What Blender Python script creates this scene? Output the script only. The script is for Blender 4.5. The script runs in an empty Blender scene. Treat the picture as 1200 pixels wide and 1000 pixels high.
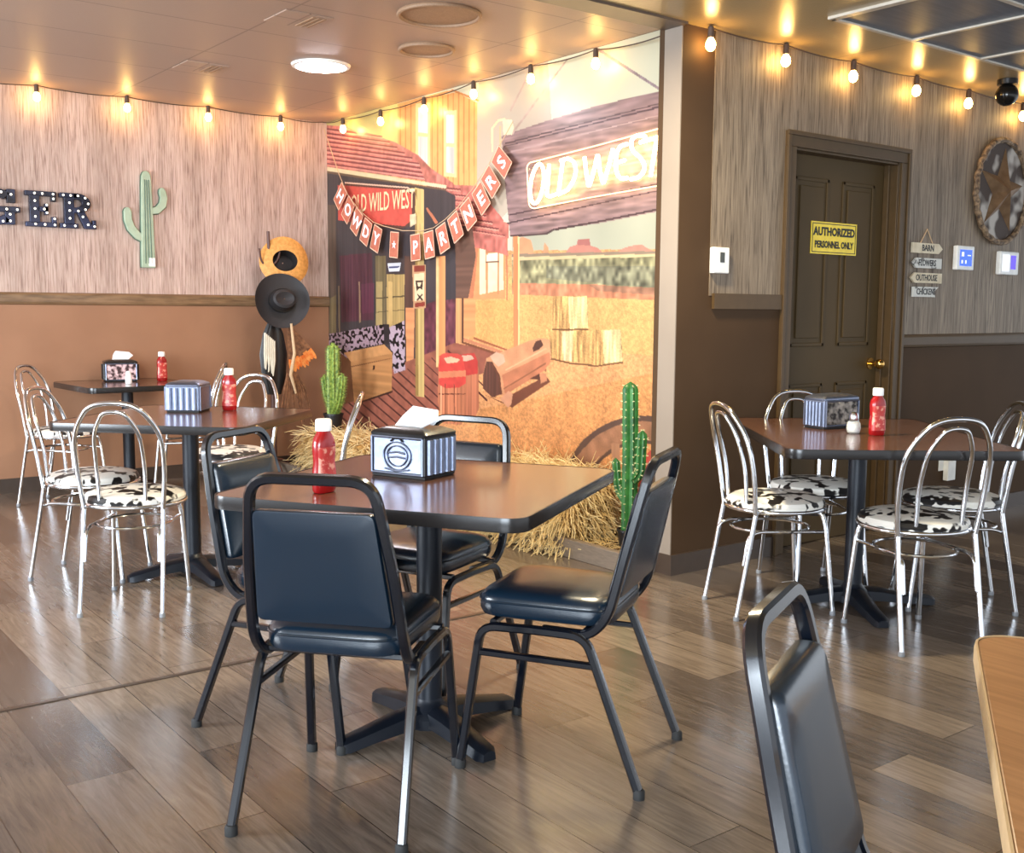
import bpy, bmesh, math, random
import numpy as np
from mathutils import Vector, Matrix
random.seed(7); rng=np.random.default_rng(7)
SC=bpy.context.scene
COL=SC.collection
R=math.radians
# ---------------------------------------------------------------- camera
CAMH=1.27
cam=bpy.data.cameras.new('camera'); camo=bpy.data.objects.new('camera',cam); COL.objects.link(camo)
cam.sensor_width=36; cam.sensor_fit='HORIZONTAL'; cam.lens=36*1260.6/1200; cam.clip_start=.05
yw=R(52.57); pit=R(6.245); rol=R(.4206)
fw=Vector((math.cos(yw),math.sin(yw),0)); rt=Vector((math.sin(yw),-math.cos(yw),0)); up=Vector((0,0,1))
fwd=fw*math.cos(pit)-up*math.sin(pit); upv=fw*math.sin(pit)+up*math.cos(pit)
cr=rt*math.cos(rol)-upv*math.sin(rol)*-1; cu=upv*math.cos(rol)-rt*math.sin(rol)
m=Matrix((cr,cu,-fwd)).transposed().to_4x4(); m.translation=(0,0,CAMH); camo.matrix_world=m
SC.camera=camo
# ---------------------------------------------------------------- exposure, world, added lights
SC.view_settings.view_transform='Standard'; SC.view_settings.look='None'
SC.view_settings.exposure=1.12; SC.view_settings.gamma=1; SC.view_settings.use_curve_mapping=False
wd=bpy.data.worlds.new('world'); SC.world=wd; wd.use_nodes=True
wd.node_tree.nodes['Background'].inputs[0].default_value=(.86,.92,1,1)
wd.node_tree.nodes['Background'].inputs[1].default_value=.75
def area(name,loc,to,sx,sy,power,col):
    l=bpy.data.lights.new(name,'AREA'); l.shape='RECTANGLE'; l.size=sx; l.size_y=sy; l.energy=power; l.color=col
    o=bpy.data.objects.new(name,l); COL.objects.link(o); o.location=loc
    o.rotation_euler=(Vector(to)-Vector(loc)).to_track_quat('-Z','Y').to_euler(); return o
area('assumed_window_fill',(-2.6,-1.2,1.45),(2.5,3.5,.9),3.2,1.7,200,(.78,.89,1))  # window here is assumed: unseen, not built; area light added as cool fill
area('added_side_fill',(-3.0,5.2,1.5),(2.5,5.4,1.0),2.4,1.5,190,(.84,.92,1))  # no window built: area light added to brighten mural and pillar side
dl=area('assumed_near_downlight',(2.85,3.05,2.55),(2.75,2.9,0),.3,.3,42,(1,.84,.56)); dl.data.shape='DISK'  # assumed lamp out of view, read from leg shadows and warm floor; no fixture
# ---------------------------------------------------------------- materials
def lin(c): 
    return tuple(((v/255)/12.92 if v/255<=.04045 else ((v/255+.055)/1.055)**2.4) for v in c)+(1,)
MAT={}
def nt(name):
    m=bpy.data.materials.new(name); m.use_nodes=True; MAT[name]=m
    return m,m.node_tree.nodes,m.node_tree.links,m.node_tree.nodes['Principled BSDF']
def mat(name,c,rough=.5,metal=0,c2=None,scale=20,stretch=(1,1,1),lo=.35,hi=.65,bump=0,emit=None,es=0,trans=0,coat=0,spec=None,detail=4,ior=None):
    m,N,L,b=nt(name)
    b.inputs['Roughness'].default_value=rough; b.inputs['Metallic'].default_value=metal
    tc=N.new('ShaderNodeTexCoord'); mp=N.new('ShaderNodeMapping'); mp.inputs['Scale'].default_value=stretch
    nz=N.new('ShaderNodeTexNoise'); nz.inputs['Scale'].default_value=scale; nz.inputs['Detail'].default_value=detail
    L.new(tc.outputs['Object'],mp.inputs[0]); L.new(mp.outputs[0],nz.inputs[0])
    rp=N.new('ShaderNodeValToRGB'); rp.color_ramp.elements[0].position=lo; rp.color_ramp.elements[1].position=hi
    c2=c2 or tuple(min(255,v*1.06) for v in c)
    rp.color_ramp.elements[0].color=lin(c); rp.color_ramp.elements[1].color=lin(c2)
    L.new(nz.outputs[0],rp.inputs[0]); L.new(rp.outputs[0],b.inputs['Base Color'])
    if bump:
        bp=N.new('ShaderNodeBump'); bp.inputs['Strength'].default_value=bump; bp.inputs['Distance'].default_value=.004
        L.new(nz.outputs[0],bp.inputs['Height']); L.new(bp.outputs[0],b.inputs['Normal'])
    if emit: b.inputs['Emission Color'].default_value=lin(emit); b.inputs['Emission Strength'].default_value=es
    if trans: b.inputs['Transmission Weight'].default_value=trans
    if coat: b.inputs['Coat Weight'].default_value=coat; b.inputs['Coat Roughness'].default_value=.12
    if spec is not None: b.inputs['Specular IOR Level'].default_value=spec
    return m
chrome=mat('chrome',(214,216,220),.13,1)
blackmetal=mat('black_painted_metal',(6,11,20),.2,.0,coat=.7)
castiron=mat('black_cast_iron',(12,18,28),.42,.2,bump=.1)
vinyl=mat('black_vinyl',(13,30,44),.25,0,scale=160,bump=.06,spec=.9)
rubber=mat('black_rubber',(24,24,24),.7)
cow=mat('cow_print_vinyl',(28,26,26),.4,0,c2=(240,236,226),scale=17,lo=.47,hi=.5,detail=1.5,spec=.5)
tabletop=mat('dark_walnut_laminate',(84,54,40),.22,0,c2=(106,70,52),scale=7,stretch=(1,14,1),spec=.8,coat=.4)
lighttop=mat('light_oak_laminate',(160,114,74),.3,0,c2=(178,130,88),scale=6,stretch=(14,1,1),spec=.5)
edgeband=mat('black_edge_band',(30,27,26),.25)
lightedge=mat('tan_edge_band',(200,170,130),.4)
brownpaint=mat('dark_brown_wall_paint',(72,54,38),.7,0,c2=(77,58,41),scale=3,spec=.15)
warmpaint=mat('warm_brown_wall_paint',(150,108,80),.45,0,c2=(158,115,86),scale=3)
railm=mat('brown_rail_paint',(110,86,62),.25,0,c2=(140,110,80),scale=6,stretch=(1,8,8))
darkrail=mat('dark_brown_gloss_trim',(80,62,40),.45,spec=.3)
doorm=mat('brown_door_paint',(76,60,36),.55,0,c2=(81,64,39),scale=3,spec=.2)
basem=mat('dark_vinyl_baseboard',(66,54,46),.3)
brass=mat('polished_brass',(214,170,96),.2,1)
whitep=mat('white_plastic',(232,232,228),.35)
capw=mat('white_cap_plastic',(240,240,238),.3)
ketch=mat('ketchup_red_plastic',(146,16,20),.18,spec=.6)
ketlab=mat('ketchup_label',(186,52,46),.3,c2=(224,150,128),scale=45,lo=.52,hi=.6)
napk=mat('white_paper_napkin',(240,240,240),.8)
silver=mat('brushed_silver_plate',(128,136,156),.42,1,scale=60,bump=.15)
darkplast=mat('black_plastic',(26,26,28),.3)
pict=mat('printed_picture_panel',(60,34,34),.3,0,c2=(226,190,190),scale=34,lo=.42,hi=.58,detail=3)
darkpict=mat('dark_embossed_panel',(40,34,30),.25,.6,c2=(150,140,130),scale=40,lo=.4,hi=.65,detail=4,bump=.4)
glassm=mat('clear_glass',(245,250,250),.05,trans=1)
saltm=mat('salt',(245,245,242),.8)
greenpl=mat('green_cactus_plastic',(26,80,34),.45,0,c2=(52,118,50),scale=20)
ltgreen=mat('light_green_cactus_plastic',(78,112,44),.5,0,c2=(160,182,84),scale=60,bump=.6)
spine=mat('pale_cactus_spines',(226,222,170),.6)
metcact=mat('sage_green_painted_metal',(156,176,150),.45,.1,c2=(172,190,164),scale=14)
metcactd=mat('dark_sage_rim',(84,104,86),.5,.2)
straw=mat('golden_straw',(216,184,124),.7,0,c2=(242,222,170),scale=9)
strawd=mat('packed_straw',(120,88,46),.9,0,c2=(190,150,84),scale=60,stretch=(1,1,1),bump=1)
potm=mat('black_plant_pot',(28,28,30),.4)
curbm=mat('grey_brown_planter_wood',(112,100,88),.5,0,c2=(126,112,98),scale=20,stretch=(6,1,6))
soil=mat('dark_soil',(52,38,26),.95,0,c2=(96,70,40),scale=50)
felt=mat('black_felt',(34,32,34),.6,0,scale=80,bump=.1)
strawhat=mat('tan_straw_hat_weave',(196,136,62),.6,0,c2=(222,160,84),scale=50,bump=.3)
hatin=mat('dark_hat_lining',(34,28,28),.7)
polew=mat('dark_pole_wood',(92,64,56),.5)
leather=mat('black_leather',(28,25,24),.4,bump=.2)
rope=mat('pale_rope',(198,168,132),.8,bump=.6,scale=90)
fea1=mat('brown_feather',(104,66,44),.7,0,c2=(150,104,70),scale=40)
fea2=mat('orange_feather_tip',(228,112,40),.7,0,c2=(240,160,84),scale=30)
fea3=mat('white_feather',(206,200,180),.7)
cord=mat('dark_brown_cord',(70,54,44),.6)
bulbm=mat('warm_glowing_bulb',(255,200,120),.3,emit=(255,200,112),es=32)
neonm=mat('white_neon_tube',(255,244,214),.3,emit=(255,220,150),es=7.5)
acr=mat('clear_acrylic_edge',(255,224,180),.2,emit=(255,190,130),es=.6)
lightd=mat('white_light_diffuser',(255,250,255),.3,emit=(255,246,252),es=45)
marq=mat('dark_navy_marquee_metal',(24,27,40),.25,.5,c2=(50,56,84),scale=8)
tinyb=mat('small_white_marquee_bulb',(250,246,230),.3,emit=(255,244,220),es=1.2)
cardm=mat('kraft_red_bunting_card',(176,98,76),.7,0,c2=(190,112,88),scale=30)
cardl=mat('white_card_lettering',(240,236,240),.6)
cardb=mat('pale_card_border',(226,190,160),.7)
yellow=mat('yellow_sign_enamel',(236,206,52),.4); signblk=mat('black_sign_ink',(22,20,18),.5)
screen=mat('blue_backlit_screen',(30,60,160),.2,emit=(30,90,230),es=.55)
screen2=mat('violet_backlit_screen',(60,40,150),.2,emit=(80,50,220),es=.5)
icon=mat('white_screen_icons',(240,245,255),.3,emit=(240,245,255),es=.25)
lcd=mat('grey_lcd',(60,62,58),.3)
bronze=mat('rusty_bronze_star',(120,92,66),.4,.5,c2=(146,116,86),scale=14)
hide=mat('brown_white_cowhide',(70,56,48),.7,0,c2=(186,178,168),scale=5,lo=.5,hi=.58,detail=2)
wreath=mat('dark_twisted_wreath',(72,56,44),.7,0,c2=(160,134,104),scale=40,bump=.8)
plaq=mat('pale_weathered_board',(206,190,158),.6,0,c2=(226,212,184),scale=20)
plaqw=mat('white_weathered_board',(214,212,204),.6,0,c2=(120,116,110),scale=18,lo=.55,hi=.62)
greypan=mat('blue_grey_ceiling_panel',(84,92,104),.4,0,c2=(98,106,118),scale=6,stretch=(1,10,1))
tbar=mat('pale_ceiling_grid',(190,182,168),.3)
headm=mat('dark_header_paint',(84,70,58),.4)
domeg=mat('dark_dome_glass',(40,38,36),.08,.6)
creamtext=mat('cream_sign_lettering',(240,206,160),.6)
ringm=mat('ceiling_speaker_grille',(164,132,104),.6,0,c2=(150,120,94),scale=120)
def ceilmat(name,c,c2,rough,bw,bh,off=0):
    m,N,L,b=nt(name); b.inputs['Roughness'].default_value=rough
    tc=N.new('ShaderNodeTexCoord'); br=N.new('ShaderNodeTexBrick'); br.offset=0
    br.inputs['Scale'].default_value=1; br.inputs['Brick Width'].default_value=bw; br.inputs['Row Height'].default_value=bh
    br.inputs['Mortar Size'].default_value=.006; br.inputs['Mortar Smooth'].default_value=.3
    br.inputs['Color1'].default_value=lin(c); br.inputs['Color2'].default_value=lin(c2); br.inputs['Mortar'].default_value=lin(tuple(v*.8 for v in c))
    nz=N.new('ShaderNodeTexNoise'); nz.inputs['Scale'].default_value=90; nz.inputs['Detail'].default_value=3
    bp=N.new('ShaderNodeBump'); bp.inputs['Strength'].default_value=.25; bp.inputs['Distance'].default_value=.003
    L.new(tc.outputs['Object'],br.inputs[0]); L.new(tc.outputs['Object'],nz.inputs[0]); L.new(nz.outputs[0],bp.inputs['Height'])
    L.new(br.outputs[0],b.inputs['Base Color']); L.new(bp.outputs[0],b.inputs['Normal']); return m
ceilA=ceilmat('tan_ceiling_tiles',(166,142,126),(171,146,129),.43,1.22,.61)
ceilB=ceilmat('golden_tan_ceiling',(160,138,98),(164,142,102),.28,2.4,1.2)
def wallpaper(name,dark,mid,light):
    m,N,L,b=nt(name); b.inputs['Roughness'].default_value=.6
    tc=N.new('ShaderNodeTexCoord'); mp=N.new('ShaderNodeMapping'); mp.inputs['Scale'].default_value=(1,1,.045)
    n1=N.new('ShaderNodeTexNoise'); n1.inputs['Scale'].default_value=105; n1.inputs['Detail'].default_value=5; n1.inputs['Roughness'].default_value=.6
    n1.inputs['Distortion'].default_value=.5
    rp=N.new('ShaderNodeValToRGB'); e=rp.color_ramp.elements; e[0].position=.33; e[0].color=lin(dark); e[1].position=.66; e[1].color=lin(light)
    x=rp.color_ramp.elements.new(.47); x.color=lin(mid)
    L.new(tc.outputs['Object'],mp.inputs[0]); L.new(mp.outputs[0],n1.inputs[0]); L.new(n1.outputs[0],rp.inputs[0])
    mp2=N.new('ShaderNodeMapping'); mp2.inputs['Scale'].default_value=(1,1,.02); n2=N.new('ShaderNodeTexNoise'); n2.inputs['Scale'].default_value=9; n2.inputs['Detail'].default_value=1
    r2=N.new('ShaderNodeValToRGB'); r2.color_ramp.elements[0].position=.35; r2.color_ramp.elements[0].color=(.72,.7,.68,1); r2.color_ramp.elements[1].position=.6; r2.color_ramp.elements[1].color=(1,1,1,1)
    L.new(tc.outputs['Object'],mp2.inputs[0]); L.new(mp2.outputs[0],n2.inputs[0]); L.new(n2.outputs[0],r2.inputs[0])
    mx=N.new('ShaderNodeMixRGB'); mx.blend_type='MULTIPLY'; mx.inputs[0].default_value=.8
    L.new(rp.outputs[0],mx.inputs[1]); L.new(r2.outputs[0],mx.inputs[2]); L.new(mx.outputs[0],b.inputs['Base Color']); return m
wpA=wallpaper('barnwood_wallpaper_light',(146,116,104),(194,166,152),(216,192,178))
wpC=wallpaper('barnwood_wallpaper_grey',(92,78,64),(132,116,98),(156,139,118))
def floormat():
    m,N,L,b=nt('grey_brown_wood_planks')
    tc=N.new('ShaderNodeTexCoord'); mp=N.new('ShaderNodeMapping'); mp.inputs['Rotation'].default_value=(0,0,R(90))
    br=N.new('ShaderNodeTexBrick'); br.offset=.37; br.inputs['Scale'].default_value=1
    br.inputs['Brick Width'].default_value=1.22; br.inputs['Row Height'].default_value=.182; br.inputs['Mortar Size'].default_value=.0018
    br.inputs['Color1'].default_value=lin((80,71,66)); br.inputs['Color2'].default_value=lin((130,117,105)); br.inputs['Mortar'].default_value=lin((58,49,42))
    L.new(tc.outputs['Object'],mp.inputs[0]); L.new(mp.outputs[0],br.inputs[0])
    mp2=N.new('ShaderNodeMapping'); mp2.inputs['Scale'].default_value=(12,1.1,1); nz=N.new('ShaderNodeTexNoise'); nz.inputs['Scale'].default_value=4; nz.inputs['Detail'].default_value=7; nz.inputs['Roughness'].default_value=.65; nz.inputs['Distortion'].default_value=.9
    L.new(tc.outputs['Object'],mp2.inputs[0]); L.new(mp2.outputs[0],nz.inputs[0])
    rp=N.new('ShaderNodeValToRGB'); rp.color_ramp.elements[0].position=.3; rp.color_ramp.elements[0].color=(.52,.5,.48,1); rp.color_ramp.elements[1].position=.68; rp.color_ramp.elements[1].color=(1.18,1.16,1.14,1)
    L.new(nz.outputs[0],rp.inputs[0])
    mx=N.new('ShaderNodeMixRGB'); mx.blend_type='MULTIPLY'; mx.inputs[0].default_value=.9
    L.new(br.outputs[0],mx.inputs[1]); L.new(rp.outputs[0],mx.inputs[2]); L.new(mx.outputs[0],b.inputs['Base Color'])
    r2=N.new('ShaderNodeMapRange'); r2.inputs[3].default_value=.12; r2.inputs[4].default_value=.31; L.new(nz.outputs[0],r2.inputs[0]); L.new(r2.outputs[0],b.inputs['Roughness'])
    b.inputs['Specular IOR Level'].default_value=.85
    bp=N.new('ShaderNodeBump'); bp.inputs['Strength'].default_value=.12; bp.inputs['Distance'].default_value=.003; L.new(nz.outputs[0],bp.inputs['Height']); L.new(bp.outputs[0],b.inputs['Normal'])
    return m
floorm=floormat()
# ---------------------------------------------------------------- mesh helpers
class MB:
    def __init__(s): s.v=[]; s.f=[]
    def add(s,v,f):
        n=len(s.v); s.v+= [tuple(p) for p in v]; s.f+=[tuple(i+n for i in q) for q in f]; return s
    def box(s,x0,x1,y0,y1,z0,z1):
        return s.add([(x0,y0,z0),(x1,y0,z0),(x1,y1,z0),(x0,y1,z0),(x0,y0,z1),(x1,y0,z1),(x1,y1,z1),(x0,y1,z1)],
          [(0,3,2,1),(4,5,6,7),(0,1,5,4),(1,2,6,5),(2,3,7,6),(3,0,4,7)])
    def prism(s,pts,a,b,axis='z'):
        # pts 2D ccw; axis z: (x,y); axis y: (x,z) extruded along y; axis x: (y,z)
        n=len(pts)
        f={'z':lambda p,h:(p[0],p[1],h),'y':lambda p,h:(p[0],h,p[1]),'x':lambda p,h:(h,p[0],p[1])}[axis]
        v=[f(p,a) for p in pts]+[f(p,b) for p in pts]
        fs=[tuple(range(n-1,-1,-1)),tuple(range(n,2*n))]+[(i,(i+1)%n,n+(i+1)%n,n+i) for i in range(n)]
        return s.add(v,fs)
    def tube(s,pts,r,n=8,closed=False,sq=False,cap=True):
        P=[Vector(p) for p in pts]; m=len(P)
        T=[]
        for i in range(m):
            a=P[(i-1)%m] if (i or closed) else P[i]; b=P[(i+1)%m] if (i<m-1 or closed) else P[i]
            t=(b-a); T.append(t.normalized() if t.length>1e-9 else Vector((0,0,1)))
        ref=Vector((0,1,0)) if abs(T[0].y)<.9 else Vector((1,0,0))
        U=(ref-T[0]*ref.dot(T[0])).normalized(); V=[]; F=[]
        if sq: n=8; prof=[(1,.6),(.6,1),(-.6,1),(-1,.6),(-1,-.6),(-.6,-1),(.6,-1),(1,-.6)]
        else: prof=[(math.cos(2*math.pi*k/n),math.sin(2*math.pi*k/n)) for k in range(n)]
        rr=r if hasattr(r,'__len__') else [r]*m
        for i in range(m):
            U=(U-T[i]*U.dot(T[i])).normalized(); W=T[i].cross(U)
            for a,b in prof: V.append(P[i]+U*(a*rr[i])+W*(b*rr[i]))
        for i in range(m-1 if not closed else m):
            j=(i+1)%m
            for k in range(n): F.append((i*n+k,i*n+(k+1)%n,j*n+(k+1)%n,j*n+k))
        if cap and not closed: F.append(tuple(range(n-1,-1,-1))); F.append(tuple((m-1)*n+k for k in range(n)))
        return s.add(V,F)
    def lathe(s,prof,n=24,c=(0,0),sx=1,sy=1,ph=0):
        m=len(prof); V=[]; F=[]
        for r,z in prof:
            for k in range(n): a=2*math.pi*k/n+ph; V.append((c[0]+r*sx*math.cos(a),c[1]+r*sy*math.sin(a),z))
        for i in range(m-1):
            for k in range(n): F.append((i*n+k,i*n+(k+1)%n,(i+1)*n+(k+1)%n,(i+1)*n+k))
        F.append(tuple(range(n-1,-1,-1))); F.append(tuple((m-1)*n+k for k in range(n)))
        return s.add(V,F)
    def loft(s,rings,cap=True):
        n=len(rings[0]); V=[p for r in rings for p in r]; F=[]
        for i in range(len(rings)-1):
            for k in range(n): F.append((i*n+k,i*n+(k+1)%n,(i+1)*n+(k+1)%n,(i+1)*n+k))
        if cap: F.append(tuple(range(n-1,-1,-1))); F.append(tuple((len(rings)-1)*n+k for k in range(n)))
        return s.add(V,F)
    def ball(s,c,r,n=10,m=7,sc=(1,1,1)):
        pr=[]
        V=[];F=[]
        for i in range(m+1):
            a=math.pi*i/m; a=min(max(a,.02),math.pi-.02)
            for k in range(n): b=2*math.pi*k/n; V.append((c[0]+r*sc[0]*math.sin(a)*math.cos(b),c[1]+r*sc[1]*math.sin(a)*math.sin(b),c[2]-r*sc[2]*math.cos(a)))
        for i in range(m):
            for k in range(n): F.append((i*n+k,i*n+(k+1)%n,(i+1)*n+(k+1)%n,(i+1)*n+k))
        F.append(tuple(range(n-1,-1,-1))); F.append(tuple(m*n+k for k in range(n)))
        return s.add(V,F)
    def tf(s,M):
        s.v=[tuple(M@Vector(p)) for p in s.v]; return s
    def build(s,name,mt,parent=None,smooth=True,bev=0,sub=0):
        me=bpy.data.meshes.new(name); me.from_pydata(s.v,[],s.f); me.update()
        bm=bmesh.new(); bm.from_mesh(me); bmesh.ops.recalc_face_normals(bm,faces=bm.faces); bm.to_mesh(me); bm.free()
        me.materials.append(mt)
        if smooth:
            for p in me.polygons: p.use_smooth=True
            try: me.set_sharp_from_angle(angle=R(38))
            except Exception: pass
        o=bpy.data.objects.new(name,me); COL.objects.link(o)
        if parent: o.parent=parent
        if bev:
            b=o.modifiers.new('bevel','BEVEL'); b.width=bev; b.segments=2; b.limit_method='ANGLE'
        if sub:
            b=o.modifiers.new('sub','SUBSURF'); b.levels=sub; b.render_levels=sub
        return o
def rnd(pts,r,n=5):
    P=[Vector(p) for p in pts]; out=[P[0]]
    for i in range(1,len(P)-1):
        a,b,c=P[i-1],P[i],P[i+1]; d1=(a-b);d2=(c-b); q=min(r,d1.length*.49,d2.length*.49)
        s=b+d1.normalized()*q; e=b+d2.normalized()*q
        for k in range(n+1): t=k/n; out.append(s*(1-t)**2+b*2*t*(1-t)+e*t*t)
    out.append(P[-1]); return out
def rrect(x0,x1,y0,y1,r,n=4):
    o=[]
    for cx,cy,a0 in((x1-r,y0+r,-90),(x1-r,y1-r,0),(x0+r,y1-r,90),(x0+r,y0+r,180)):
        for k in range(n+1): a=R(a0+90*k/n); o.append((cx+r*math.cos(a),cy+r*math.sin(a)))
    return o
def tag(o,label,cat,group=None,kind=None):
    if label: o['label']=label
    if cat: o['category']=cat
    if group: o['group']=group
    if kind: o['kind']=kind
    return o
def thing(name,label,cat,loc=(0,0,0),rz=0,group=None):
    o=bpy.data.objects.new(name,None); o.empty_display_size=.1; COL.objects.link(o); o.location=loc; o.rotation_euler=(0,0,rz)
    return tag(o,label,cat,group)
def struct(mb,name,mt,parent=None,**k):
    o=mb.build(name,mt,parent,**k)
    if not parent: o['kind']='structure'
    return o
def dup(root,loc,rz,label,group=None,scale=None):
    def cp(o,par):
        c=o.copy(); COL.objects.link(c)
        if par is not None: c.parent=par
        for ch in o.children: cp(ch,c)
        return c
    r=cp(root,None); r.location=loc; r.rotation_euler=(0,0,rz); r['label']=label
    if group: r['group']=group
    if scale: r.scale=scale
    return r
def text(name,s,size,mt,parent,M,ext=.0015,bold=0,sx=1):
    cu=bpy.data.curves.new(name,'FONT'); cu.body=s; cu.size=size; cu.extrude=ext; cu.offset=bold; cu.align_x='CENTER'; cu.align_y='CENTER'; cu.resolution_u=2
    to=bpy.data.objects.new(name,cu); COL.objects.link(to)
    dg=bpy.context.evaluated_depsgraph_get(); me=bpy.data.meshes.new_from_object(to.evaluated_get(dg))
    bpy.data.objects.remove(to); me.name=name; me.materials.clear(); me.materials.append(mt)
    me.transform(M@Matrix.Diagonal((sx,1,1,1)))
    o=bpy.data.objects.new(name,me); COL.objects.link(o)
    if parent: o.parent=parent
    return o
def onY(x,y,z,ang=0):  # text facing -Y, reading along +X
    return Matrix.Translation((x,y,z))@Matrix.Rotation(R(90),4,'X')@Matrix.Rotation(ang,4,'Z')
def onX(x,y,z,ang=0):  # text facing -X, reading along -Y
    return Matrix.Translation((x,y,z))@Matrix.Rotation(R(-90),4,'Z')@Matrix.Rotation(R(90),4,'X')@Matrix.Rotation(ang,4,'Z')

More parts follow.
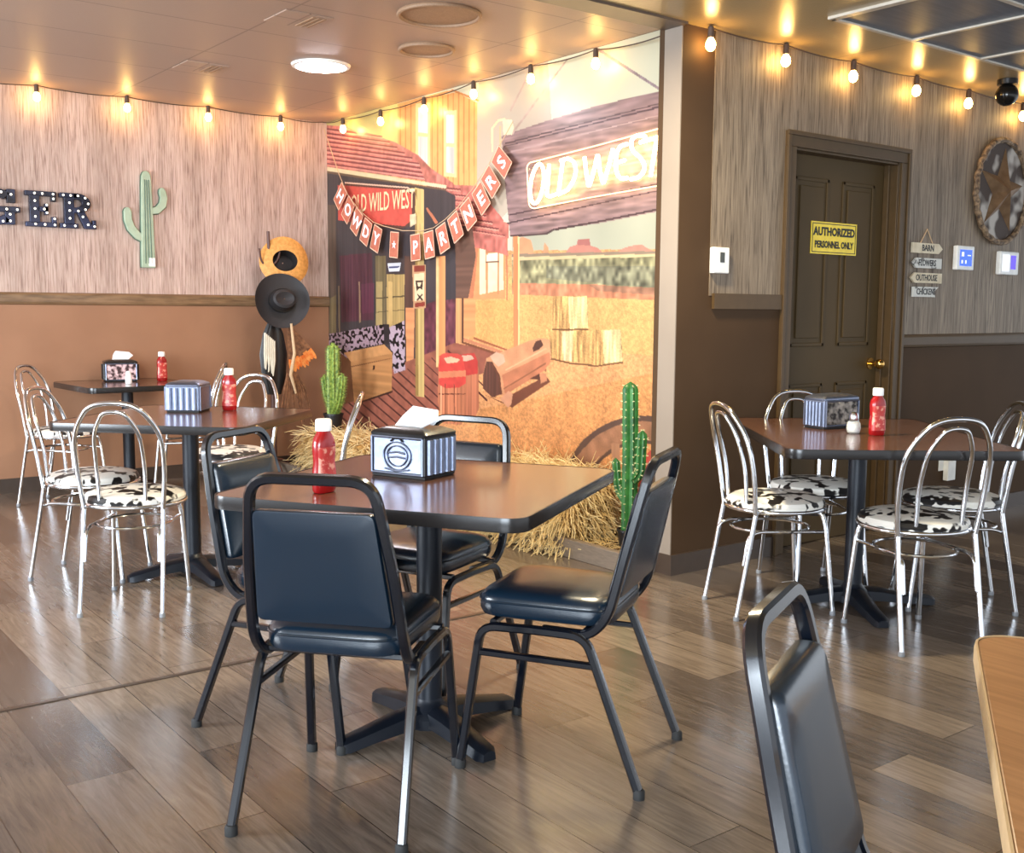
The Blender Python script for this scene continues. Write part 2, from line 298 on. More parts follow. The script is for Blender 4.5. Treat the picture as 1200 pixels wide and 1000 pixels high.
greige=mat('greige_pillar_side',(136,124,112),.4,0,c2=(141,129,117),scale=3)
capg=mat('grey_foot_cap',(120,122,126),.4)
MURAL=[
((206,205,178),'c',0.06,0.6,[1592,737,794,566,785,283,1604,296]),
((198,186,118),'c',0.08,1,[1579,564,1337,555,1337,425,1582,445]),
((186,172,152),'c',0.06,1,[1158,581,1013,575,995,426,1156,333]),
((182,183,160),'c',0.05,0.6,[1076,372,825,400,816,318,1076,321]),
((200,190,170),'c',0.05,0.6,[1076,359,819,386,818,371,1076,345]),
((226,158,98),'s',0.17,1,[1602,342,786,317,770,-141,1620,-325]),
((222,170,100),'s',0.13,1,[1188,301,784,279,782,204,1148,212]),
((218,148,84),'s',0.2,1,[1147,122,782,195,770,-141,1145,-249]),
((196,128,110),'n',0.05,1,[974,319,965,326,953,328,951,334,931,334,929,326,917,323,909,318]),
((176,108,100),'n',0.05,1,[953,328,951,334,931,334,929,326]),
((198,136,116),'n',0.05,1,[886,316,875,321,862,323,846,324,839,320,828,316]),
((222,150,105),'n',0.05,1,[1067,320,1062,340,1055,342,1038,337,1031,320,1015,319,1012,333,1005,327,1004,318]),
((150,130,108),'n',0.05,1,[1076,322,816,316,816,313,1076,318]),
((214,190,142),'n',0.05,1,[1076,318,816,313,816,310,1076,314]),
((152,146,108),'b',0.35,1,[1076,314,816,310,815,275,916,282,1075,286]),
((132,130,104),'b',0.4,1,[1008,305,816,300,815,277,888,281,1008,291]),
((205,130,92),'b',0.2,1,[1075,286,916,282,815,275,815,264,1075,272]),
((170,120,92),'b',0.25,1,[931,282,815,277,815,269,916,275]),
((206,156,92),'g',0.3,1,[996,269,934,269,930,231,997,228]),
((206,156,92),'g',0.3,1,[1007,230,963,229,962,193,1006,197]),
((206,156,92),'g',0.3,1,[963,229,877,232,872,197,914,191,962,193]),
((120,80,48),'n',0.05,1,[996,229,930,230,930,232,996,231]),
((120,80,48),'n',0.05,1,[1007,195,962,190,962,192,1006,197]),
((120,80,48),'n',0.05,1,[962,190,914,189,914,191,962,192]),
((120,80,48),'n',0.05,1,[914,189,872,195,872,197,914,191]),
((236,206,140),'g',0.2,1,[967,268,934,269,931,233,963,231]),
((242,216,152),'g',0.2,1,[906,231,877,232,873,197,903,193]),
((240,205,150),'g',0.2,1,[978,228,957,229,959,193,975,194]),
((228,150,92),'n',0.05,1,[1178,365,1090,360,1089,267,1177,265]),
((246,226,178),'n',0.05,1,[1145,352,1094,350,1093,278,1145,272]),
((212,140,90),'n',0.05,1,[1132,352,1126,351,1126,273,1131,273]),
((206,132,84),'n',0.05,1,[1106,327,1102,327,1102,272,1106,272]),
((186,110,70),'n',0.05,1,[1149,363,1090,360,1087,354,1153,355]),
((180,118,80),'n',0.05,1,[1132,328,1090,328,1090,325,1132,325]),
((248,232,200),'n',0.05,1,[1130,323,1106,324,1106,314,1130,314]),
((120,80,60),'n',0.05,1,[1132,314,1102,314,1102,312,1132,312]),
((190,110,70),'n',0.05,1,[1147,354,1122,331,1119,332,1143,355]),
((190,110,70),'n',0.05,1,[1119,331,1092,349,1095,351,1122,333]),
((200,120,78),'n',0.05,1,[1154,355,1169,267,1159,267,1144,354]),
((200,120,80),'n',0.05,1,[1089,360,1087,265,1084,265,1085,360]),
((222,160,90),'s',0.12,1,[1172,265,1075,265,1074,205,1171,215]),
((232,164,92),'n',0.05,1,[1346,543,1152,534,1151,364,1347,431]),
((202,128,66),'n',0.05,1,[1340,543,1337,543,1338,428,1341,429]),
((202,128,66),'n',0.05,1,[1326,542,1323,542,1324,423,1327,425]),
((202,128,66),'n',0.05,1,[1312,541,1309,541,1310,419,1313,420]),
((202,128,66),'n',0.05,1,[1298,541,1295,541,1296,414,1299,415]),
((202,128,66),'n',0.05,1,[1285,540,1282,540,1282,409,1285,410]),
((202,128,66),'n',0.05,1,[1271,539,1269,539,1269,404,1272,405]),
((202,128,66),'n',0.05,1,[1258,539,1255,539,1256,400,1258,401]),
((202,128,66),'n',0.05,1,[1245,538,1242,538,1242,395,1245,396]),
((202,128,66),'n',0.05,1,[1232,537,1230,537,1230,391,1232,392]),
((202,128,66),'n',0.05,1,[1220,537,1217,537,1217,386,1220,387]),
((202,128,66),'n',0.05,1,[1207,536,1205,536,1204,382,1207,383]),
((202,128,66),'n',0.05,1,[1195,536,1192,536,1192,378,1195,379]),
((202,128,66),'n',0.05,1,[1183,535,1180,535,1180,373,1182,374]),
((202,128,66),'n',0.05,1,[1171,534,1168,534,1167,369,1170,370]),
((202,128,66),'n',0.05,1,[1159,534,1157,534,1156,365,1158,366]),
((206,205,178),'c',0.05,1,[1359,617,1141,578,1152,516,1210,541,1346,543]),
((226,152,80),'n',0.05,1,[1346,543,1210,541,1208,538,1346,538]),
((190,120,60),'n',0.05,1,[1211,540,1149,517,1147,519,1209,542]),
((240,208,140),'n',0.05,1,[1298,536,1262,532,1262,444,1299,449]),
((214,214,214),'v',0.08,1,[1292,530,1268,526,1268,492,1292,496]),
((196,196,190),'v',0.08,1,[1292,491,1268,487,1268,450,1292,453]),
((240,208,140),'n',0.05,1,[1228,516,1198,513,1198,426,1228,431]),
((214,214,214),'v',0.08,1,[1222,510,1204,508,1204,471,1222,474]),
((196,196,190),'v',0.08,1,[1222,469,1204,466,1204,432,1222,435]),
((196,112,100),'b',0.18,1,[1579,543,1498,530,1428,512,1351,489,1292,465,1222,420,1558,475,1581,477]),
((128,62,64),'n',0.05,1,[1580,537,1513,524,1512,527,1579,539]),
((128,62,64),'n',0.05,1,[1513,524,1450,513,1450,515,1512,527]),
((128,62,64),'n',0.05,1,[1450,513,1389,501,1389,503,1450,515]),
((224,150,132),'n',0.05,1,[1580,535,1389,499,1389,500,1579,536]),
((128,62,64),'n',0.05,1,[1580,530,1505,516,1505,519,1579,532]),
((128,62,64),'n',0.05,1,[1505,516,1435,503,1435,505,1505,519]),
((128,62,64),'n',0.05,1,[1435,503,1368,491,1368,493,1435,505]),
((224,150,132),'n',0.05,1,[1580,528,1368,489,1368,490,1579,529]),
((128,62,64),'n',0.05,1,[1580,524,1498,508,1497,511,1579,526]),
((128,62,64),'n',0.05,1,[1498,508,1421,494,1420,496,1497,511]),
((128,62,64),'n',0.05,1,[1421,494,1347,481,1347,483,1420,496]),
((224,150,132),'n',0.05,1,[1580,521,1347,479,1347,480,1580,523]),
((128,62,64),'n',0.05,1,[1580,517,1490,501,1489,503,1580,519]),
((128,62,64),'n',0.05,1,[1490,501,1407,486,1406,488,1489,503]),
((128,62,64),'n',0.05,1,[1407,486,1327,471,1327,473,1406,488]),
((224,150,132),'n',0.05,1,[1580,515,1327,469,1327,470,1580,516]),
((128,62,64),'n',0.05,1,[1581,510,1482,493,1482,495,1580,512]),
((128,62,64),'n',0.05,1,[1482,493,1392,477,1392,479,1482,495]),
((128,62,64),'n',0.05,1,[1392,477,1307,462,1307,464,1392,479]),
((224,150,132),'n',0.05,1,[1580,508,1307,460,1307,461,1580,509]),
((128,62,64),'n',0.05,1,[1581,503,1475,485,1474,487,1580,506]),
((128,62,64),'n',0.05,1,[1475,485,1378,468,1378,470,1474,487]),
((128,62,64),'n',0.05,1,[1378,468,1288,452,1287,454,1378,470]),
((224,150,132),'n',0.05,1,[1581,501,1288,450,1287,452,1580,503]),
((128,62,64),'n',0.05,1,[1581,497,1467,477,1467,479,1580,499]),
((128,62,64),'n',0.05,1,[1467,477,1365,460,1364,462,1467,479]),
((128,62,64),'n',0.05,1,[1365,460,1269,443,1268,445,1364,462]),
((224,150,132),'n',0.05,1,[1581,494,1269,441,1268,442,1580,496]),
((128,62,64),'n',0.05,1,[1581,490,1460,470,1459,472,1580,492]),
((128,62,64),'n',0.05,1,[1460,470,1351,451,1350,453,1459,472]),
((128,62,64),'n',0.05,1,[1351,451,1250,434,1249,436,1350,453]),
((224,150,132),'n',0.05,1,[1581,488,1250,432,1249,433,1581,489]),
((128,62,64),'n',0.05,1,[1581,483,1452,462,1452,464,1580,485]),
((128,62,64),'n',0.05,1,[1452,462,1337,443,1337,445,1452,464]),
((128,62,64),'n',0.05,1,[1337,443,1231,425,1231,427,1337,445]),
((224,150,132),'n',0.05,1,[1581,481,1231,423,1231,425,1581,482]),
((190,108,92),'b',0.2,1,[1297,466,1264,446,1208,421,1176,398,1155,377,1083,360,1083,341,1228,343,1260,370,1270,421]),
((190,104,90),'b',0.2,1,[1270,424,1155,412,1094,365,1083,320,1188,339,1260,370]),
((122,60,58),'n',0.05,1,[1271,420,1188,409,1188,411,1270,422]),
((222,148,124),'n',0.05,1,[1271,418,1188,407,1188,408,1270,420]),
((122,60,58),'n',0.05,1,[1269,413,1174,399,1173,401,1268,415]),
((222,148,124),'n',0.05,1,[1269,411,1173,398,1173,399,1269,412]),
((122,60,58),'n',0.05,1,[1267,406,1159,390,1159,392,1267,407]),
((222,148,124),'n',0.05,1,[1267,404,1159,388,1159,389,1267,405]),
((122,60,58),'n',0.05,1,[1265,398,1145,381,1145,382,1265,400]),
((222,148,124),'n',0.05,1,[1265,396,1145,379,1145,380,1265,397]),
((122,60,58),'n',0.05,1,[1263,391,1131,371,1131,373,1263,393]),
((222,148,124),'n',0.05,1,[1263,389,1131,370,1131,371,1263,390]),
((122,60,58),'n',0.05,1,[1262,384,1117,362,1117,364,1261,385]),
((222,148,124),'n',0.05,1,[1262,381,1117,360,1117,362,1261,383]),
((122,60,58),'n',0.05,1,[1260,376,1104,353,1103,355,1259,378]),
((222,148,124),'n',0.05,1,[1260,374,1104,351,1103,353,1259,375]),
((122,60,58),'n',0.05,1,[1258,369,1090,345,1090,346,1257,371]),
((222,148,124),'n',0.05,1,[1258,367,1090,343,1090,344,1258,368]),
((66,60,62),'v',0.1,1,[1581,472,1558,469,1228,413,1200,402,1200,360,1162,364,1156,322,1174,267,1201,265,1201,182,1591,101]),
((112,80,66),'h',0.12,1,[1202,355,1162,364,1153,322,1170,267,1201,267]),
((90,74,62),'v',0.2,1,[1583,418,1531,414,1536,187,1589,180]),
((120,104,72),'v',0.2,1,[1557,268,1534,274,1536,194,1559,189]),
((84,48,58),'v',0.22,1,[1522,335,1421,336,1417,236,1518,231]),
((96,50,66),'v',0.15,1,[1455,290,1416,291,1417,247,1453,245]),
((150,120,92),'n',0.05,1,[1462,294,1461,231,1456,232,1458,294]),
((130,110,84),'n',0.05,1,[1528,288,1527,208,1522,208,1523,288]),
((120,106,74),'v',0.15,1,[1411,331,1381,330,1382,224,1412,223]),
((176,152,98),'n',0.05,1,[1409,293,1391,293,1392,224,1410,223]),
((182,152,92),'v',0.14,1,[1379,303,1329,302,1330,226,1380,225]),
((90,76,54),'n',0.05,1,[1409,267,1329,270,1329,272,1409,269]),
((90,76,54),'n',0.05,1,[1409,247,1329,251,1330,252,1409,248]),
((206,170,104),'n',0.05,1,[1374,293,1362,292,1363,230,1375,230]),
((92,66,56),'v',0.1,1,[1329,328,1302,327,1302,253,1329,255]),
((224,148,92),'h',0.14,1,[1327,254,1302,254,1305,177,1325,177]),
((74,66,68),'v',0.05,1,[1271,326,1245,325,1245,265,1271,265]),
((66,62,66),'v',0.05,1,[1224,325,1200,328,1199,267,1224,265]),
((104,52,64),'b',0.22,1,[1302,253,1245,265,1245,192,1302,185]),
((110,58,70),'b',0.25,1,[1224,265,1199,267,1199,206,1224,200]),
((226,160,100),'v',0.1,1,[1199,267,1185,267,1185,208,1199,206]),
((96,60,48),'n',0.05,1,[1185,267,1181,267,1181,208,1185,208]),
((222,150,90),'h',0.12,1,[1181,267,1154,268,1154,220,1181,211]),
((160,92,72),'n',0.12,1,[1591,80,1567,103,1325,177,1201,208,1065,195,1092,181,1148,167,1228,127,1260,89,1271,15,1594,-27]),
((92,50,44),'n',0.05,1,[1575,96,1421,47,1418,49,1571,98]),
((92,50,44),'n',0.05,1,[1547,104,1397,54,1394,57,1543,106]),
((92,50,44),'n',0.05,1,[1519,111,1373,61,1370,64,1516,113]),
((92,50,44),'n',0.05,1,[1493,119,1350,68,1347,70,1490,121]),
((92,50,44),'n',0.05,1,[1467,126,1327,75,1325,77,1464,128]),
((92,50,44),'n',0.05,1,[1442,133,1305,82,1303,84,1439,135]),
((92,50,44),'n',0.05,1,[1417,140,1284,88,1281,90,1414,142]),
((92,50,44),'n',0.05,1,[1393,147,1263,94,1260,96,1390,149]),
((92,50,44),'n',0.05,1,[1370,154,1242,100,1240,102,1367,156]),
((92,50,44),'n',0.05,1,[1347,160,1222,106,1219,108,1344,162]),
((92,50,44),'n',0.05,1,[1324,167,1202,112,1200,114,1322,168]),
((92,50,44),'n',0.05,1,[1303,173,1183,118,1181,120,1300,174]),
((92,50,44),'n',0.05,1,[1281,179,1164,124,1162,125,1279,180]),
((92,50,44),'n',0.05,1,[1260,185,1146,129,1143,131,1258,186]),
((92,50,44),'n',0.05,1,[1240,190,1128,134,1125,136,1237,192]),
((92,50,44),'n',0.05,1,[1220,196,1110,140,1108,141,1217,198]),
((204,130,90),'n',0.05,1,[1182,211,1007,183,1006,186,1180,215]),
((130,76,52),'n',0.05,1,[1182,207,1007,179,1005,182,1180,210]),
((226,164,90),'s',0.12,1,[1154,216,1066,201,1072,265,1154,265]),
((170,96,60),'n',0.05,1,[1158,214,1068,198,1067,200,1157,217]),
((222,146,84),'v',0.08,1,[1247,325,1224,325,1224,172,1247,173]),
((246,196,132),'n',0.05,1,[1247,325,1241,325,1241,174,1247,173]),
((222,140,84),'v',0.08,1,[1074,351,1061,352,1060,201,1071,201]),
((250,206,140),'n',0.05,1,[1064,350,1061,350,1059,201,1062,201]),
((206,176,108),'v',0.08,1,[1301,422,1277,417,1278,129,1300,129]),
((160,128,70),'n',0.05,1,[1301,419,1295,419,1293,130,1300,129]),
((214,178,104),'n',0.05,1,[1316,421,1289,371,1278,372,1305,422]),
((190,110,74),'n',0.05,1,[1273,391,1248,368,1242,370,1268,392]),
((226,204,160),'n',0.05,1,[1582,473,1559,469,1557,475,1580,478]),
((226,204,160),'n',0.05,1,[1559,469,1223,414,1221,418,1557,475]),
((110,86,66),'n',0.05,1,[1582,469,1222,411,1222,413,1581,472]),
((96,62,52),'n',0.05,1,[1503,446,1319,423,1299,414,1301,372,1338,367,1504,384]),
((212,74,56),'n',0.08,1,[1525,444,1324,420,1308,412,1310,377,1329,370,1526,390]),
((236,190,160),'n',0.05,1,[1503,445,1319,422,1319,424,1503,447]),
((236,190,160),'n',0.05,1,[1320,423,1307,414,1304,415,1318,424]),
((212,190,150),'n',0.2,1,[1315,385,1299,386,1297,372,1313,368]),
((206,156,112),'n',0.05,1,[1308,314,1273,314,1273,254,1306,253]),
((240,214,168),'n',0.05,1,[1304,302,1277,303,1277,265,1302,264]),
((70,54,48),'n',0.05,1,[1300,293,1280,293,1282,279,1288,282,1297,278]),
((240,214,168),'n',0.05,1,[1295,290,1284,290,1288,284,1293,284]),
((70,50,46),'n',0.05,1,[1296,273,1283,264,1280,266,1294,274]),
((70,50,46),'n',0.05,1,[1283,274,1297,266,1294,264,1280,273]),
((150,60,44),'n',0.05,1,[1304,313,1275,313,1275,305,1304,305]),
((150,60,44),'n',0.05,1,[1302,261,1275,263,1275,257,1302,255]),
((226,228,236),'n',0.05,1,[1376,319,1338,319,1343,307,1372,307]),
((70,80,120),'n',0.05,1,[1372,314,1343,314,1343,312,1372,311]),
((94,78,84),'f',0.55,1,[1564,211,1387,230,1382,202,1481,189,1515,131,1555,123]),
((110,96,104),'f',0.5,1,[1375,225,1330,236,1328,165,1359,158,1370,200]),
((50,44,46),'n',0.05,1,[1389,230,1372,230,1373,200,1387,202]),
((120,76,44),'n',0.08,1,[1530,185,1486,170,1479,109,1510,102,1532,119]),
((206,146,86),'n',0.07,1,[1511,183,1387,200,1363,188,1489,170]),
((196,136,78),'h',0.1,1,[1489,170,1363,188,1366,131,1479,105]),
((140,90,50),'n',0.05,1,[1489,161,1365,180,1366,181,1489,163]),
((60,36,26),'n',0.05,1,[1420,167,1415,168,1415,162,1421,160]),
((70,40,34),'n',0.05,1,[1478,103,1363,130,1364,133,1480,105]),
((196,116,80),'v',0.14,1,[1193,190,1156,191,1146,176,1145,124,1155,108,1187,105]),
((196,52,44),'n',0.08,1,[1193,192,1156,196,1148,185,1148,169,1187,163]),
((214,176,150),'n',0.05,1,[1187,191,1163,193,1156,188,1175,184,1187,185]),
((206,124,84),'v',0.16,1,[1241,181,1183,183,1175,165,1175,120,1185,98,1232,96,1243,126]),
((222,60,48),'n',0.08,1,[1239,186,1183,188,1175,170,1241,167]),
((222,130,88),'n',0.05,1,[1241,167,1175,172,1175,163,1241,158]),
((216,62,50),'n',0.08,1,[1241,158,1175,164,1175,155,1191,148,1224,145,1241,150]),
((216,70,56),'n',0.05,1,[1241,188,1228,193,1195,194,1181,189,1187,182,1228,179]),
((226,188,150),'n',0.05,1,[1228,186,1211,189,1189,186,1195,182,1220,179]),
((120,68,48),'n',0.05,1,[1136,143,1077,133,1074,147,1006,174,998,167,1073,130]),
((218,150,104),'d',0.1,1,[1129,190,1101,198,1040,215,1020,219,1000,218,997,195,1006,183,1092,144,1125,144,1136,168]),
((196,120,82),'d',0.1,1,[1095,170,1000,203,998,191,1009,180,1088,145]),
((104,66,54),'v',0.2,1,[1136,168,1129,186,1116,186,1099,169,1095,146,1115,140,1136,150]),
((226,176,144),'n',0.05,1,[1121,193,1107,199,1092,196,1088,187,1103,180,1114,186]),
((92,58,48),'n',0.05,1,[1033,206,1027,215,1017,217,1012,211,1020,205,1031,202]),
((214,150,112),'n',0.05,1,[1099,139,1081,151,1072,147,1075,134,1081,129]),
((96,58,46),'n',0.05,1,[1039,168,1019,176,1013,168]),
((206,136,94),'n',0.05,1,[1019,176,1006,177,1004,168,1016,164]),
((150,92,62),'n',0.05,1,[1091,152,1006,188,1007,190,1092,153]),
((236,176,128),'n',0.05,1,[1087,176,1006,206,1007,208,1089,177]),
((110,64,46),'n',0.05,1,[1119,183,1104,169,1101,170,1116,184]),
((110,64,46),'n',0.05,1,[1104,169,1097,145,1094,146,1101,170]),
((120,60,44),'n',0.05,1,[1241,135,1175,140,1175,141,1241,137]),
((130,70,50),'n',0.05,1,[1225,151,1225,99,1223,100,1223,151]),
((130,70,50),'n',0.05,1,[1204,152,1202,99,1200,99,1202,152]),
((240,176,130),'n',0.05,1,[1236,148,1236,103,1233,103,1233,148]),
((96,72,62),'n',0.05,1,[726,90,731,98,737,106,744,113,752,119,761,125,771,129,782,133,793,137,805,139,818,140,831,140,844,139,858,137,871,134,885,130,898,125,911,119,923,112,935,104,945,95,954,85,963,75,969,65,975,53,978,42,980,31,931,35,930,43,927,50,924,57,920,64,915,71,909,78,902,84,894,89,886,94,878,98,869,102,860,105,851,107,842,108,833,109,824,109,816,109,807,107,799,105,792,103,785,99,779,96,773,91,768,87,764,81,761,76]),
((166,116,84),'d',0.18,1,[733,87,737,95,743,102,749,108,757,114,765,119,775,124,785,128,796,130,807,132,819,133,831,134,844,133,857,131,869,128,882,124,894,119,906,114,918,107,928,99,938,91,947,82,954,73,961,63,966,53,969,42,971,32,937,35,936,42,933,50,930,58,925,66,919,73,913,80,906,86,898,92,890,97,881,101,871,105,862,108,852,111,842,112,833,113,823,113,814,112,805,111,797,109,789,106,782,103,775,99,769,94,764,89,760,84,756,78]),
((176,126,92),'v',0.1,1,[889,104,875,105,867,29,881,27]),
((196,66,52),'n',0.08,1,[839,90,827,103,804,107,801,39,848,28]),
((146,118,116),'g2',0.2,1,[1099,468,1011,475,921,480,818,481,812,358,918,350,996,347,1009,342,1080,344,1091,409]),
((84,62,66),'n',0.05,1,[1095,454,817,464,818,466,1095,455]),
((84,62,66),'n',0.05,1,[1086,359,814,379,815,380,1087,361]),
((84,62,66),'n',0.05,1,[1091,457,817,468,818,469,1092,459]),
((84,62,66),'n',0.05,1,[1081,369,815,386,815,387,1082,371]),
((78,56,58),'n',0.05,1,[1079,343,1009,342,1009,344,1080,345]),
((78,56,58),'n',0.05,1,[1008,342,992,347,994,349,1010,344]),
((78,56,58),'n',0.05,1,[993,346,918,351,918,353,993,349]),
((78,56,58),'n',0.05,1,[918,351,814,359,814,361,918,353]),
((180,150,146),'n',0.05,1,[1094,445,817,456,817,457,1095,447]),
((186,160,146),'n',0.15,1,[1076,467,972,539,975,540,1079,469]),
((186,160,146),'n',0.05,1,[1080,495,1046,531,1049,532,1083,497]),
((150,130,134),'n',0.2,1,[925,541,820,479,818,481,922,543]),
((236,214,160),'n',0.05,1,[1116,451,1116,480,1121,481,1120,451]),
((236,214,160),'n',0.05,1,[1117,479,1106,486,1109,488,1120,481]),
((236,214,160),'n',0.05,1,[1107,486,1091,486,1092,489,1108,489]),
((232,216,176),'n',0.05,1,[1097,488,1078,485,1074,475,1078,467,1095,469]),
((210,180,130),'n',0.05,1,[1100,449,1100,480,1104,481,1104,449]),
]
# ================================================================ the setting
XM=4.107; YA=7.80; YC=3.558; ZC=2.57; ZA=2.717
struct(MB().box(-4.5,9.6,-3.5,8.0,-.1,0),'floor',floorm,smooth=False)
struct(MB().box(-4.5,9.6,-3.5,YC-.0301,ZC,ZC+.1).box(3.69,9.6,YC-.0301,YC,ZC,ZC+.1),'ceiling',ceilB,smooth=False)
struct(MB().box(-4.5,XM+.1,YC+.112,YA+.1,ZA,ZA+.1),'ceiling_alcove',ceilA,smooth=False)
struct(MB().box(-4.5,3.69,YC-.03,YC+.112,ZC-.012,ZA+.1),'trim_header',headm,smooth=False)
struct(MB().box(-4.5,3.55,YC-.004,YC+.018,0,.003),'trim_floor_seam',basem,smooth=False)
struct(MB().box(-4.5,XM,YA,YA+.1,0,1.316),'wall_back',warmpaint,smooth=False)
struct(MB().box(-4.5,XM,YA,YA+.1,1.316,ZA),'wall_back_upper',wpA,smooth=False)
rail=[(0,0),(-.016,.006),(-.022,.02),(-.022,.066),(-.014,.078),(0,.084)]
struct(MB().prism([(YA+a,1.274+b) for a,b in rail],-4.5,XM-.001,'x'),'trim_chair_rail_back',railm,smooth=False)
struct(MB().box(-4.5,XM-.001,YA-.012,YA,0,.1),'baseboard_back',basem,smooth=False)
struct(MB().box(XM+.002,XM+.1,YC+.112,YA+.1,0,ZA),'wall_mural',brownpaint,smooth=False)
# right wall with door opening
DX0,DX1,DZ=4.51,5.435,2.095
struct(MB().box(3.69,DX0,YC,YC+.112,0,ZC),'wall_right',brownpaint,smooth=False)
struct(MB().box(DX1,9.6,YC,YC+.112,0,1.10),'wall_right_lower',brownpaint,smooth=False)
struct(MB().box(DX1,9.6,YC,YC+.112,1.10,ZC),'wall_right_upper',wpC,smooth=False)
struct(MB().box(DX0,DX1,YC,YC+.112,DZ,ZC),'wall_right_over_door',wpC,smooth=False)
struct(MB().box(3.905,DX0,YC-.003,YC,1.34,ZC-.001),'wall_right_paper',wpC,smooth=False)
struct(MB().box(DX0-.1,DX1+.1,YC+.112,YC+.15,0,ZC),'wall_right_backing',headm,smooth=False)
struct(MB().box(3.69,XM,YC+.112,YC+.15,0,ZA),'wall_return',brownpaint,smooth=False)
struct(MB().box(3.925,4.436,YC-.02,YC-.003,1.277,1.351),'trim_chair_rail_left_of_door',darkrail,smooth=False)
struct(MB().prism([(YC+a,1.062+b*.93) for a,b in rail],5.511,9.6,'x'),'trim_chair_rail_right',darkrail,smooth=False)
b=MB().box(3.678,4.436,YC-.012,YC,0,.1).box(3.678,3.69,YC,YC+.112,0,.1).box(5.511,9.6,YC-.012,YC,0,.09)
struct(b,'baseboard_right',basem,smooth=False)
# door
d=MB().box(DX0,DX1,YC+.08,YC+.112,.005,DZ)
door=struct(d,'door_1',doorm,smooth=False)
for (x0,x1) in ((4.62,4.91),(5.03,5.32)):
    for (z0,z1) in ((.22,.88),(1.08,1.97)):
        p=MB()
        q=rrect(x0,x1,z0,z1,.004,1)
        for k in range(1):
            p.box(x0,x1,YC+.073,YC+.08,z0,z0+.02).box(x0,x1,YC+.073,YC+.08,z1-.02,z1).box(x0,x0+.02,YC+.073,YC+.08,z0,z1).box(x1-.02,x1,YC+.073,YC+.08,z0,z1)
            p.box(x0+.045,x1-.045,YC+.071,YC+.08,z0+.045,z1-.045)
        p.build('door_panel',doorm,door,smooth=False,bev=.004)
kn=MB().tube([(5.35,YC+.08,.975),(5.35,YC+.072,.975)],.033,16).tube([(5.35,YC+.072,.975),(5.35,YC+.03,.975)],.011,10)
kn.ball((5.35,YC+.015,.975),.028,14,10); kn.build('door_knob',brass,door)
hg=MB().box(5.425,5.435,YC+.07,YC+.08,1.75,1.85); hg.build('door_hinge',brass,door)
fr=MB()
for (x0,x1) in ((DX0-.075,DX0),(DX1,DX1+.075)):
    fr.box(x0,x1,YC-.018,YC,0,DZ)
fr.box(DX0-.075,DX1+.075,YC-.018,YC,DZ,DZ+.075)
fr.box(DX0-.078,DX0-.055,YC-.028,YC-.018,0,DZ+.055).box(DX1+.055,DX1+.078,YC-.028,YC-.018,0,DZ+.055).box(DX0-.078,DX1+.078,YC-.028,YC-.018,DZ+.055,DZ+.078)
fr.box(DX0-.0,DX0+.012,YC,YC+.08,0,DZ).box(DX1-.012,DX1,YC,YC+.08,0,DZ).box(DX0,DX1,YC,YC+.08,DZ-.012,DZ)
struct(MB().box(3.684,3.69,YC+.001,YC+.111,.1,ZC-.005),'trim_pillar_face',greige,smooth=False)  # pillar end face in a lighter, greyer tone than the brown front
fr.box(DX1-.03,DX1-.012,YC+.045,YC+.079,0,DZ)
struct(fr,'trim_door_frame',darkrail,smooth=False,bev=.003)
# ceiling grid panels on the right
struct(MB().box(4.15,9.5,.2,3.062,ZC-.004,ZC),'ceiling_grid_panel',greypan,smooth=False)
tb=MB().box(4.13,9.5,3.062,3.085,ZC-.012,ZC).box(4.11,4.15,.2,3.085,ZC-.012,ZC)
for x in (4.745,5.36,5.97,6.58,7.19): tb.box(x-.012,x+.012,.2,3.062,ZC-.012,ZC-.004)
for y in (2.45,1.84,1.23): tb.box(4.13,9.5,y-.012,y+.012,ZC-.0115,ZC-.004)
struct(tb,'trim_ceiling_grid',tbar,smooth=False)
